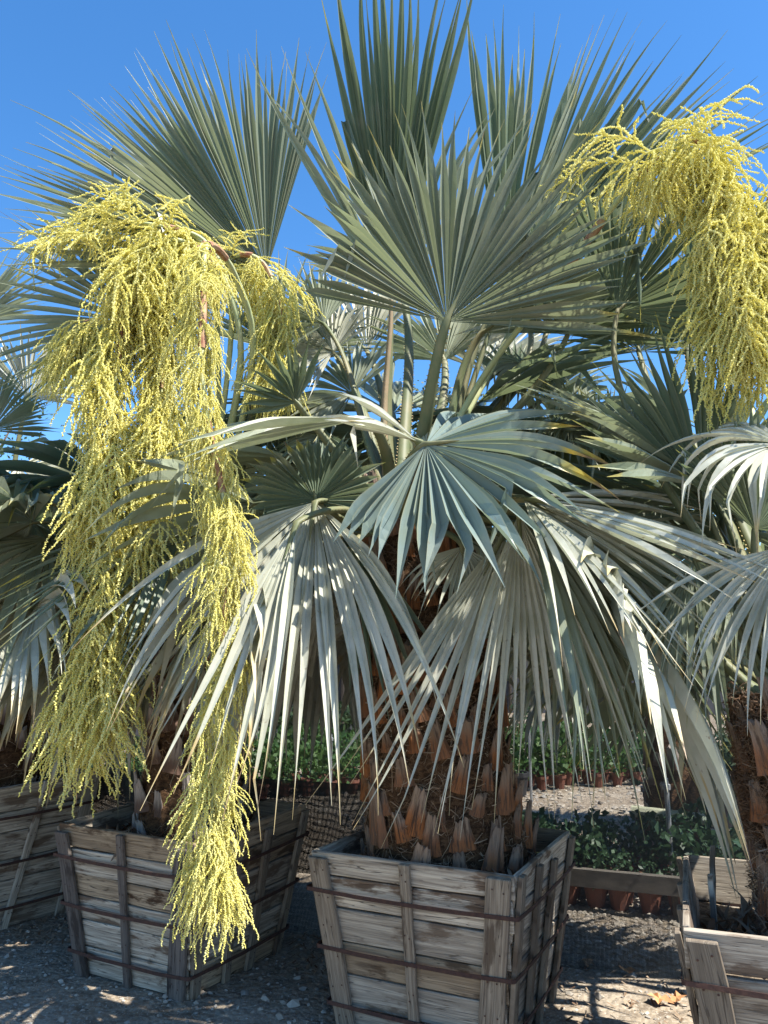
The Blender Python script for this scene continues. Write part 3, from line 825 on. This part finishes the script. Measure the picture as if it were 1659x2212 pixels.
fr(palm_c, cr, (1250, 1180, 3.4), (1560, 1740, 3.2), (0, -.8, .6), 40, 18, 'leaf_blue', .5, join=.35, outer=.2)
fr(palm_c, cr, (760, 1180, 3.35), (900, 1560, 3.25), (0, -.9, .4), 22, 8, 'leaf_green', .4, join=.3)
fr(palm_c, cr, (1000, 1180, 3.3), (980, 1360, 3.2), (0, -.9, .4), 60, 18, 'leaf_grey', .8, join=.4)
# behind
fr(palm_c, cr, (720, 760, 4.2), (600, 700, 4.3), (0, -1, .3), 105, 34, 'leaf_grey', .4)
fr(palm_c, cr, (960, 780, 4.5), (900, 620, 4.7), (0, -1, .2), 80, 30, 'leaf_blue', .3)
fr(palm_c, cr, (1110, 830, 4.4), (1220, 760, 4.5), (0, -1, .3), 105, 34, 'leaf_green', .5)
fr(palm_c, cr, (1180, 660, 4.3), (1080, 560, 4.4), (0, -1, .2), 90, 32, 'leaf_olive', .3)
fr(palm_c, cr, (600, 880, 4.1), (470, 940, 4.1), (0, -.8, .6), 100, 30, 'leaf_blue', .8)
fr(palm_c, cr, (1230, 900, 3.9), (1420, 1000, 3.8), (0, -.7, .6), 110, 32, 'leaf_blue', .9, join=.4)
fr(palm_c, cr, (1180, 860, 4.1), (1330, 800, 4.2), (0, -.8, .4), 120, 34, 'leaf_green', .4)
fr(palm_c, cr, (700, 940, 4.0), (560, 1000, 4.0), (0, -.7, .6), 110, 32, 'leaf_green', .8, join=.4)
fr(palm_c, cr, (760, 850, 4.1), (620, 800, 4.3), (0, -.9, .3), 110, 32, 'leaf_blue', .4)
fr(palm_c, cr, (1000, 960, 4.2), (1100, 1050, 4.1), (0, -.8, .5), 120, 32, 'leaf_green', .8)
fr(palm_c, cr, (793, 758, 4.5), (650, 600, 4.8), (0, -1, .2), 75, 26, 'leaf_grey', .3)
fr(palm_c, cr, (1050, 805, 4.7), (1100, 640, 4.9), (0, -1, .2), 85, 28, 'leaf_grey', .3)
fr(palm_c, cr, (1142, 700, 4.2), (1020, 640, 4.4), (0, -1, .2), 85, 27, 'leaf_grey', .3)
fr(palm_c, cr, (1226, 725, 3.55), (1255, 430, 3.5), (.1, -1, 0), 88, 32, 'leaf_green', .2, cup=.2)
fr(palm_c, cr, (1131, 785, 4.0), (1200, 900, 3.8), (0, -.6, .8), 120, 30, 'leaf_blue', 2.8, join=.3, brk=.5)
fr(palm_c, cr, (1304, 1032, 4.0), (1335, 830, 4.0), (0, -1, 0), 60, 34, 'leaf_green', .25, join=.6)
fr(palm_c, cr, (700, 700, 4.1), (560, 620, 4.2), (0, -1, .3), 85, 28, 'leaf_blue', .35)
fr(palm_c, cr, (860, 600, 4.3), (740, 420, 4.3), (0, -1, .1), 60, 20, 'leaf_blue', .3)
auto_fronds(palm_c, cr, [(20, 30), (55, 10), (85, 35), (110, 5), (140, 28), (165, 5), (60, 40), (75, 15), (45, 25), (120, 40), (35, -18), (75, -22), (120, -20), (160, -25), (5, -8), (100, 55), (30, 55), (195, -30), (345, -28)], 11)

# ================================================================== left palm
palm_l = empty('fan_palm', (-1.03, 4.28, 0), 'blue fan palm in the brown stained box, half hidden behind its hanging yellow flowers', 'palm tree', 'boxed blue fan palms')
crl = np.array([-.98, 4.25, 2.25])
trunk(palm_l, (-1.03, 4.28, .58), (-.98, 4.25, 2.2), .26, .17, 'leaf_base_grey', rows=9, per=11, fibres=1800)
fr(palm_l, crl, (575, 590, 3.95), (300, 120, 3.7), (0, -1, 0), 46, 46, 'leaf_olive', .14, join=.55, cup=.12, outer=.3, wid=1.12, label='big fan spread against the sky at the upper left')
fr(palm_l, crl, (560, 610, 4.1), (40, 290, 3.8), (0, -1, .1), 36, 26, 'leaf_blue', .25, join=.4, outer=.2, wid=1.1)
fr(palm_l, crl, (310, 700, 4.0), (-60, 600, 3.8), (0, -1, .2), 52, 25, 'leaf_blue', .25, join=.45, outer=.2)
fr(palm_l, crl, (400, 1130, 3.75), (10, 1420, 3.3), (-.2, -.6, .75), 42, 26, 'leaf_green', .35, join=.42, gj=.2)
fr(palm_l, crl, (520, 1250, 3.75), (330, 1600, 3.5), (-.2, -.7, .6), 40, 20, 'leaf_blue', .6, join=.35)
fr(palm_l, crl, (600, 760, 4.4), (640, 560, 4.5), (0, -1, .2), 80, 26, 'leaf_blue', .3)
fr(palm_l, crl, (620, 1010, 4.1), (760, 960, 4.2), (0, -.8, .5), 100, 30, 'leaf_green', .5)
auto_fronds(palm_l, crl, [(180, 5), (150, 25), (110, 10), (70, 30), (30, 8), (100, 50), (170, -20), (200, -20), (215, 10), (60, -15), (20, -25), (130, -18)], 21)

# ================================================================== right palm
palm_r = empty('fan_palm', (1.56, 2.80, 0), 'fan palm with orange fibrous trunk in the broken sided box at the right edge', 'palm tree', 'boxed blue fan palms')
crr = np.array([1.55, 2.83, 1.58])
trunk(palm_r, (1.60, 2.78, .50), (1.55, 2.82, 1.40), .29, .27, rows=6, per=11, fibres=8000, bscale=1.05, hairy=1.8)
fr(palm_r, crr, (1334, 672, 3.3), (1600, 440, 3.2), (0, -1, .1), 72, 26, 'leaf_green', .15, cup=.2)
fr(palm_r, crr, (1520, 1070, 3.15), (1470, 690, 3.1), (.1, -1, 0), 62, 24, 'leaf_green', .12, join=.5)
fr(palm_r, crr, (1690, 960, 2.7), (1420, 1010, 2.5), (0, -.5, .85), 110, 24, 'leaf_grey', 1.9, join=.3, brk=.6, thorns=False)
fr(palm_r, crr, (1631, 1144, 2.9), (1700, 900, 2.9), (0, -1, 0), 75, 30, 'leaf_green', .2, join=.6)
fr(palm_r, crr, (1500, 1210, 3.0), (1660, 1640, 2.9), (0, -.8, .5), 62, 24, 'leaf_blue', 1.2, join=.35)
fr(palm_r, crr, (1235, 1270, 3.35), (1200, 1690, 3.2), (0, -.8, .5), 60, 15, 'leaf_blue', 1.2, join=.25, wid=.9, base=crr + (-.15, 0, -.25))
fr(palm_r, crr, (1500, 640, 3.6), (1700, 400, 3.5), (0, -1, .1), 50, 18, 'leaf_green', .2)
fr(palm_r, crr, (1450, 900, 3.4), (1300, 820, 3.4), (0, -.8, .5), 90, 26, 'leaf_blue', 1.0)
auto_fronds(palm_r, crr, [(100, 30), (85, 50), (105, 5), (70, 35), (110, 60), (60, 15), (120, 40)], 31)

fr(palm_r, crr, (1560, 1130, 3.3), (1640, 940, 3.4), (0, -1, .2), 90, 30, 'leaf_green', .3, join=.5)
fr(palm_r, crr, (1600, 1240, 3.0), (1480, 1420, 2.9), (0, -.7, .6), 60, 20, 'leaf_blue', .9, join=.35)
fr(palm_r, crr, (1700, 1180, 2.7), (1560, 1560, 2.6), (0, -.7, .6), 50, 20, 'leaf_grey', 1.0, join=.35)
fr(palm_r, crr, (1380, 760, 3.7), (1360, 560, 3.7), (0, -1, .2), 95, 34, 'leaf_green', .3)
# ================================================================== far left palm
palm_f = empty('fan_palm', (-2.44, 5.02, 0), 'fan palm with grey shaggy trunk in the farthest left box', 'palm tree', 'boxed blue fan palms')
crf = np.array([-2.40, 5.05, 2.15])
trunk(palm_f, (-2.44, 5.02, .68), (-2.40, 5.05, 2.1), .30, .15, 'leaf_base_grey', rows=9, per=12, fibres=1800)
fr(palm_f, crf, (-20, 930, 4.2), (60, 800, 4.2), (0, -1, 0), 70, 36, 'leaf_green', .2, join=.6)
fr(palm_f, crf, (70, 1130, 4.7), (-10, 1330, 4.3), (0, -.7, .7), 80, 36, 'leaf_grey', 1.0)
fr(palm_f, crf, (-60, 700, 4.4), (30, 520, 4.4), (0, -1, .1), 70, 36, 'leaf_blue', .2)
fr(palm_f, crf, (40, 1010, 4.8), (150, 1060, 4.6), (0, -.5, .85), 90, 26, 'leaf_grey', .8)
fr(palm_f, crf, (60, 860, 5.1), (130, 700, 5.1), (0, -1, .1), 80, 30, 'leaf_grey', .3)
auto_fronds(palm_f, crf, [(0, 10), (340, 25), (20, 30), (310, 5), (350, -15), (40, -5), (90, 20), (140, 10), (180, 20), (60, 45), (300, 35), (330, -25)], 41)

# palms farther along the row
for i, (x, y, lab) in enumerate([(2.3, 6.4, 'fan palm farther back between the middle and right palms'), (-3.6, 7.2, 'fan palm farther back beyond the far left box')]):
    p = empty('fan_palm', (x, y, 0), lab, 'palm tree', 'boxed blue fan palms')
    c_ = np.array([x, y, 2.0])
    trunk(p, (x, y, -.02), (x, y, 1.95), .24, .15, 'leaf_base_grey', rows=8, per=9, fibres=300)
    auto_fronds(p, c_, [(a_, e_) for a_, e_ in zip(range(0, 360, 30), [10, 40, -10, 25, 50, 5, 30, -15, 45, 15, 60, 0])], 50 + i, nseg=32)

# ================================================================== flowers
W = lambda L_: [at(*p) for p in L_]
panicle(palm_l, [crl + (0, -.1, -.1)] + W([(520, 800, 3.9), (480, 600, 3.75), (390, 520, 3.65), (305, 550, 3.6), (265, 700, 3.58), (240, 950, 3.55), (235, 1200, 3.5), (222, 1400, 3.5), (215, 1520, 3.5)]), 120, 'hang', start=.36, label='longest yellow flower plume on the left', spread=(60, 300), sc_=(.85, 1.25))
panicle(palm_l, [crl + (.05, -.1, -.1)] + W([(545, 780, 3.8), (510, 600, 3.5), (450, 530, 3.2), (440, 640, 3.02), (440, 850, 2.96), (482, 1080, 2.93), (486, 1300, 2.93), (470, 1560, 2.95), (456, 1780, 2.97), (452, 1880, 2.98)]), 125, 'hang', start=.30, label='yellow flower plume hanging down to the box', spread=(0, 360), sc_=(.52, .80))
panicle(palm_l, [crl + (.0, -.1, -.1)] + W([(500, 700, 3.9), (450, 530, 3.8), (330, 485, 3.7), (235, 490, 3.68), (190, 560, 3.65)]), 22, 'open', start=.45, label='short flower plume arching left at the top', spread=(90, 300), sc_=(.8, 1.1), bracts=(.5,))
panicle(palm_l, [crl + (.0, -.1, -.1)] + W([(520, 760, 3.9), (450, 540, 3.8), (350, 500, 3.75), (345, 620, 3.72), (350, 800, 3.7), (340, 980, 3.65), (320, 1150, 3.6)]), 80, 'hang', start=.36, label='dense flower plume in the middle of the yellow mass', sc_=(.85, 1.25))
panicle(palm_l, [crl + (.1, -.1, -.1)] + W([(470, 640, 4.0), (500, 560, 3.9), (560, 560, 3.88), (600, 640, 3.85), (605, 740, 3.85), (595, 800, 3.85)]), 50, 'mixed', start=.34, label='greener flower plume behind the fan', sc_=(.7, 1.0))
panicle(palm_l, [crl + (-.1, -.1, -.1)] + W([(330, 800, 4.0), (240, 700, 3.8), (180, 700, 3.75), (150, 760, 3.7)]), 22, 'hang', start=.5, sc_=(.7, 1.0), spread=(100, 260))
panicle(palm_c, [cr + (.05, -.05, -.1)] + W([(1040, 820, 3.6), (1210, 600, 3.35), (1330, 440, 3.15), (1420, 345, 3.0), (1500, 300, 2.92), (1550, 385, 2.9), (1575, 520, 2.88), (1590, 630, 2.86), (1598, 730, 2.86)]), 84, 'mixed', start=.42, label='flower plume arching over at the upper right', sc_=(.8, 1.1))
panicle(palm_r, [crr + (.0, .0, .0)] + W([(1700, 700, 2.95), (1690, 420, 2.95), (1660, 440, 2.9), (1650, 560, 2.9), (1640, 700, 2.9)]), 40, 'hang', start=.45, label='flower plume cut by the right edge', sc_=(.8, 1.1))
panicle(palm_c, [cr + (.05, .05, -.1)] + W([(1080, 760, 3.9), (1200, 480, 3.9), (1270, 420, 3.9), (1270, 500, 3.85), (1240, 570, 3.85)]), 22, 'open', start=.5, sc_=(.7, .95))
panicle(palm_r, [crr + (.0, .1, .0)] + W([(1600, 800, 3.6), (1480, 600, 3.6), (1430, 640, 3.6), (1420, 720, 3.6)]), 10, 'open', start=.6, sc_=(.5, .7))

# ================================================================== mesh fence behind the boxes
fp = [(-4.6, 6.35), (-.55, 4.75), (1.50, 3.98), (3.8, 3.1)]
fence = empty('mesh_fence', (fp[0][0], fp[0][1], 0), 'fine black mesh fence along the backs of the planter boxes', 'fence')
def strip(name, pts, z0, z1, mat, parent, wav=.01, push=0.):
    V = []; uv = []; F = []; u = 0; last = None; n = 0
    for a, b in zip(pts[:-1], pts[1:]):
        a = np.array(a); b = np.array(b); L = np.linalg.norm(b - a); N = max(2, int(L / .15))
        nn = np.array([-(b - a)[1], (b - a)[0]]) / L
        for i in range(N + 1):
            p = a + (b - a) * i / N
            for z in (z0, (z0 + z1) / 2, z1):
                wv = wav * mnoise.noise(Vector((p[0] * 2, p[1] * 2, z * 3))) * 3 + push
                V.append((p[0] + nn[0] * wv, p[1] + nn[1] * wv, z)); uv.append((u + L * i / N, z))
        for i in range(N):
            k0 = n + i * 3
            F += [(k0, k0 + 3, k0 + 4, k0 + 1), (k0 + 1, k0 + 4, k0 + 5, k0 + 2)]
        n += (N + 1) * 3; u += L
    return worldmesh(name, V, F, parent, M[mat], uv=uv)
strip('netting', fp, 0.0, 1.62, 'mesh_net', fence, .012)
strip('lower_netting', fp, -.01, .30, 'skirt_net', fence, .02, -.03)
strip('shade_strip', [(-3.2, 5.80), (-.55, 4.80), (.35, 4.45)], .28, .80, 'strip_net', fence, .02, .03)
for a_ in (-3.6, -2.6, -.10, 2.55):
    i = 0 if a_ < -.55 else 1 if a_ < 1.5 else 2
    f = (a_ - fp[i][0]) / (fp[i + 1][0] - fp[i][0]); y_ = fp[i][1] + (fp[i + 1][1] - fp[i][1]) * f + .05
    V, F = tube([(a_, y_, -.1), (a_, y_, 1.7)], .02, 8); worldmesh('post', V, F, fence, M['galvanised'])
P = [(x, y + .01, 1.62) for x, y in fp]; V, F = tube(spline(P, 20), .003, 5); worldmesh('top_wire', V, F, fence, M['galvanised'])

# ================================================================== nursery beds
def foliage(seed, n, w, h, ls, mat):
    r = np.random.default_rng(seed); V = []; F = []; c = []
    for i in range(n):
        p = np.array([r.normal(0, w * .42), r.normal(0, w * .42), h * r.random() ** .7])
        d = norm(r.normal(0, 1, 3) + (0, 0, .4)); e = norm(np.cross(d, r.normal(0, 1, 3))); l = ls * r.uniform(.6, 1.3)
        k0 = len(V); V += [p - e * l * .3, p + d * l * .5 - e * 0, p + e * l * .3, p - d * l * .5]; F.append((k0, k0 + 1, k0 + 2, k0 + 3))
        x = r.random(); c += [(x, 0, 0, 1)] * 4
    return mesh_np('foliage', np.array(V), F, col=c, mat=M[mat])
def potmesh(name, r0, r1, h, mat):
    prof = [(0, 0.0), (r0, 0.0), (r1, h * .82), (r1 * 1.12, h * .82), (r1 * 1.12, h), (r1 * .95, h), (r1 * .9, h * .85), (0, h * .85)]
    N = 10; V = []; F = []
    for (r_, z) in prof:
        for i in range(N): V.append((r_ * math.cos(i / N * 6.2832), r_ * math.sin(i / N * 6.2832), z))
    for j in range(len(prof) - 1):
        for i in range(N): F.append((j * N + i, j * N + (i + 1) % N, (j + 1) * N + (i + 1) % N, (j + 1) * N + i))
    return mesh_np(name, V, F, mat=M[mat], smooth=False)
POT = {'t': potmesh('pot', .05, .075, .16, 'terracotta'), 'b': potmesh('pot', .09, .12, .26, 'black_pot')}
FO = {m_: [foliage(i + 3, 110, .14, .24, .045, m_) for i in range(3)] for m_ in ('foliage_bright', 'foliage_dark', 'foliage_blue')}
ORD = 'first second third fourth fifth sixth seventh eighth ninth tenth eleventh twelfth'.split()
def bed(o, e1, e2, n1, n2, sp, pot, fol, label, group, fscale=1.0, z=0., skip=0.06):
    for j in range(n2):
        for i in range(n1):
            if random.random() < skip: continue
            x = o[0] + e1[0] * i * sp + e2[0] * j * sp + random.uniform(-.012, .012); y = o[1] + e1[1] * i * sp + e2[1] * j * sp + random.uniform(-.012, .012)
            r_ = empty('potted_plant', (x, y, z), label + ', ' + ORD[j] + ' row, ' + ORD[i] + ' from its left end', 'potted plant', group)
            link('pot', POT[pot], r_)
            f_ = link('foliage', random.choice(FO[fol]), r_, (0, 0, POT[pot].vertices[50].co.z * .9))
            k_ = fscale * random.choice((.6, .85, .95, 1.05, 1.2, 1.45)); f_.scale = (k_, k_, k_ * random.uniform(.8, 1.2)); f_.rotation_euler = (0, 0, random.random() * 6.28)
e1 = (.93, -.37); e2 = (.37, .93)
bed((.85, 5.35), e1, e2, 11, 5, .165, 't', 'foliage_blue', 'leafy plant behind the timber rail', 'terracotta pots behind the timber rail', 1.0)
bed((1.62, 9.5), (.95, .30), (-.3, .95), 9, 6, .26, 't', 'foliage_bright', 'bright plant across the gravel', 'pots in the bed across the gravel', 1.7)
bed((1.25, 9.2), (1, 0), (0, 1), 2, 2, .27, 'b', 'foliage_bright', 'black pot at far bed corner', 'black pots at the bed corner', 1.4)
bed((2.6, 7.6), (.97, -.2), (.2, .97), 5, 3, .27, 'b', 'foliage_dark', 'dark shrub beside sprinkler pipes', 'black pots beside the sprinkler pipes', 1.5)
bed((-2.6, 8.6), (.95, .30), (-.3, .95), 11, 6, .26, 't', 'foliage_bright', 'low plant left of middle trunk', 'pots in the bed left of the middle trunk', 1.5)
bed((-5.3, 8.9), (1, .05), (0, 1), 9, 3, .30, 'b', 'foliage_dark', 'dark plant before the cloth wall', 'dark plants before the shade cloth wall', 1.8)
bed((-1.8, 12.0), (1, .05), (0, 1), 9, 3, .34, 'b', 'foliage_dark', 'tall plant behind the left bed', 'tall plants behind the left bed', 2.3)
bed((2.2, 15.0), (1, .0), (0, 1), 2, 1, .45, 'b', 'foliage_dark', 'spindly plant on the far gravel', 'lone pots on the far gravel', 1.5)
bed((4.2, 13.0), (1, .3), (0, 1), 3, 1, .5, 'b', 'foliage_dark', 'bushy plant by the dark stakes', 'pots by the dark stakes', 1.8)
bed((4.6, 10.2), (1, -.2), (.2, 1), 5, 3, .42, 'b', 'foliage_dark', 'large bush behind the black pots', 'large bushes at the right', 2.8)

# timber rail in front of the terracotta pots
rail = empty('timber_rail', (.8, 5.2, .0), 'long grey timber rail in front of the terracotta pots', 'rail')
board('rail_board', rail, (.70, 5.36, .19), (2.75, 4.56, .19), (0, 0, 1), (-.37, -.93, 0), .10, .035, 'old_timber') if False else None
V0 = np.array([.70, 5.30, .20]); V1 = np.array([2.75, 4.49, .20])
o_ = worldmesh('rail_board', *(lambda a, b: (np.array([p + np.array(q) for p in (a, b) for q in ((0, 0, -.05), (-.02, -.05, -.05), (-.02, -.05, .05), (0, 0, .05))]), [(0, 1, 5, 4), (1, 2, 6, 5), (2, 3, 7, 6), (3, 0, 4, 7), (3, 2, 1, 0), (4, 5, 6, 7)]))(V0, V1), rail, M['old_timber'])
for f in (.05, .5, .95):
    c0 = V0 + (V1 - V0) * f; V, F = tube([c0 + (0, .02, -.25), c0 + (0, .02, .03)], .02, 6); worldmesh('leg', V, F, rail, M['dark_post'])

def riser(px, py, Y, h, label, leanx=0.):
    p = at(px, py, Y); r_ = empty('sprinkler_riser', (p[0], p[1], 0), label, 'sprinkler')
    top = np.array([p[0] + leanx, p[1], p[2]])
    V, F = tube([(p[0], p[1], -.05), top], .016, 8); worldmesh('pipe', V, F, r_, M['galvanised'])
    V, F = tube([top, top + (0, 0, .03), top + (0, 0, .035), top + (0, 0, .07)], [.026, .026, .014, .012], 10); worldmesh('nozzle', V, F, r_, M['galvanised'])
riser(1440, 1705, 5.2, 0, 'grey sprinkler riser standing in front of the cream pipe')
riser(1512, 1640, 6.6, 0, 'taller pale sprinkler riser leaning by the black pots', -.06)
riser(1142, 1560, 8.8, 0, 'thin white sprinkler riser in the bright green bed')
riser(425, 1575, 8.2, 0, 'thin sprinkler riser between the flower plumes')
riser(715, 1600, 8.6, 0, 'sprinkler riser in the bed left of the middle trunk')
cp = empty('cream_pipe', (2.2, 6.3, 0), 'thick cream pipe lying across the nursery bed', 'pipe')
V, F = tube([at(1365, 1752, 6.3), at(1560, 1775, 6.0)], .045, 10); worldmesh('pipe_length', V, F, cp, M['cream_pipe'])
for px, py, Y in ((1380, 1760, 6.28), (1520, 1775, 6.08)):
    c0 = at(px, py, Y); V, F = tube([(c0[0], c0[1], -.05), c0], .03, 8); worldmesh('leg', V, F, cp, M['dark_post'])
for i, (x, y, lab) in enumerate([(4.05, 12.2, 'dark wooden stake standing on the gravel'), (4.3, 12.4, 'second dark stake standing beside thinner one on the gravel')]):
    V, F = tube([(x, y, -.05), (x, y, 1.2)], .035 + .02 * i, 7)
    tag(link('stake', mesh_np('stake', V, F, mat=M['dark_post'])), lab, 'stake')

# shade cloth wall and far shade house
def clothwall(name, pts, h, label, cat):
    r_ = empty(name, (pts[0][0], pts[0][1], 0), label, cat)
    for a, b in zip(pts[:-1], pts[1:]):
        a = np.array(a, float); b = np.array(b, float); L = np.linalg.norm(b - a); N = max(1, int(L / 2.4))
        for i in range(N):
            p = a + (b - a) * i / N; q = a + (b - a) * (i + 1) / N
            V = []; G = 9
            nn = np.array([-(b - a)[1], (b - a)[0]]) / L
            for jz in range(5):
                for ix in range(G):
                    t = ix / (G - 1); z = h * jz / 4 - .03; s_ = .06 * math.sin(t * math.pi) * math.sin(jz / 4 * math.pi) + .03 * mnoise.noise(Vector((p[0] + t * 2, z, i)))
                    c_ = p + (q - p) * t + nn * s_
                    V.append((c_[0], c_[1], z - .05 * math.sin(t * math.pi) * (jz == 4)))
            F = [(j * G + x, j * G + x + 1, (j + 1) * G + x + 1, (j + 1) * G + x) for j in range(4) for x in range(G - 1)]
            worldmesh('cloth_panel', V, F, r_, M['shade_cloth'], smooth=True)
            V, F = tube([(p[0], p[1] - .07, -.1), (p[0], p[1] - .07, h + .08)], .045, 8); worldmesh('post', V, F, r_, M['dark_post'])
    return r_
clothwall('shade_cloth_wall', [(-14, 12.5), (1.9, 14.8)], 3.1, 'dark grey shade cloth wall behind the nursery beds', 'wall')
clothwall('shade_cloth_wall', [(1.2, 24), (14, 22)], 3.8, 'distant shade cloth wall beyond the gravel at the right', 'wall')

# ================================================================== trees beyond
def tree(x, y, h, w, label, seed, n=5200):
    r = np.random.default_rng(seed); root = empty('broadleaf_tree', (x, y, 0), label, 'tree')
    P = spline([(x, y, -.1), (x + r.normal(0, .2), y, h * .35), (x + r.normal(0, .3), y, h * .8)], 10)
    V, F = tube(P, np.linspace(.22, .05, 10), 9); worldmesh('trunk', V, F, root, M['bark'])
    cl = []
    for i in range(26):
        az = r.uniform(0, 6.28); t = r.uniform(.35, 1); rr = w * (.35 + .65 * math.sin(min(1, (1.05 - t) * 2.2) * 1.57)) * r.uniform(.4, 1)
        e = np.array([x + math.cos(az) * rr, y + math.sin(az) * rr, h * t])
        s0 = P[int(min(9, t * 9))] * (1, 1, .85)
        V, F = tube(bezier(s0, s0 + (0, 0, .2), e - (0, 0, .3), e, 6), np.linspace(.05, .012, 6), 5); worldmesh('limb', V, F, root, M['bark'])
        cl.append((e, r.uniform(.45, .95) * w * .35))
    V = []; c = []
    for i in range(n):
        e, s_ = cl[int(r.integers(len(cl)))]
        p = e + r.normal(0, s_ * .55, 3) * (1, 1, .75); d = norm(r.normal(0, 1, 3)); q = norm(np.cross(d, r.normal(0, 1, 3))); l = r.uniform(.07, .15)
        V += [p - q * l * .35, p + d * l * .5, p + q * l * .35, p - d * l * .5]; c += [(r.random(), 0, 0, 1)] * 4
    F = np.arange(len(V)).reshape(-1, 4)
    worldmesh('crown', np.array(V), F, root, M['tree_leaf'], col=c)
tree(2.2, 24, 10.2, 2.3, 'leafy tree showing above the heart of the middle palm', 1)
tree(-2.6, 22, 7.8, 2.2, 'leafy tree showing between the left and middle palms', 2)
tree(-10.5, 20, 9.6, 3.0, 'dark tree behind the far left palm', 3)
tree(7.5, 26, 7.0, 2.6, 'leafy tree behind the shade cloth at the right', 4)

# ================================================================== dry leaves on the ground
def dryleaf(px, py, s_, label, seed):
    r = np.random.default_rng(seed)
    u, v = px - IW / 2, py - IH / 2
    dy = FPX * math.cos(PITCH) + v * math.sin(PITCH); dz = FPX * math.sin(PITCH) - v * math.cos(PITCH)
    k_ = -CAM_H / dz; x, y = u * k_, dy * k_
    V = [(0, 0, .03)]; N = 11
    for i in range(N):
        a_ = i / N * 6.283; rr = s_ * (1 if i % 2 else .62) * r.uniform(.8, 1.2)
        V.append((math.cos(a_) * rr, math.sin(a_) * rr * .8, .015 + r.uniform(0, s_ * .7)))
    F = [(0, i + 1, (i + 1) % N + 1) for i in range(N)]
    o = link('dry_leaf', mesh_np('dry_leaf', V, F, mat=M['dry_leaf']), None, (x, y, ground_z(x, y) - .005)); o.rotation_euler = (0, 0, r.random() * 6)
    tag(o, label, 'dead leaf', 'curled dead leaves on the ground')
dryleaf(1352, 2035 + 72, .045, 'upright reddish dead leaf against the mesh between the boxes', 1)
dryleaf(1425, 2172, .06, 'largest curled orange dead leaf nearest the right box', 2)
dryleaf(1462, 2168, .05, 'torn dead leaf touching the largest orange one', 3)
dryleaf(1270, 2090, .04, 'small brown dead leaf beside the middle box', 4)
dryleaf(612, 1992, .035, 'pale dead leaf between the left and middle boxes', 5)
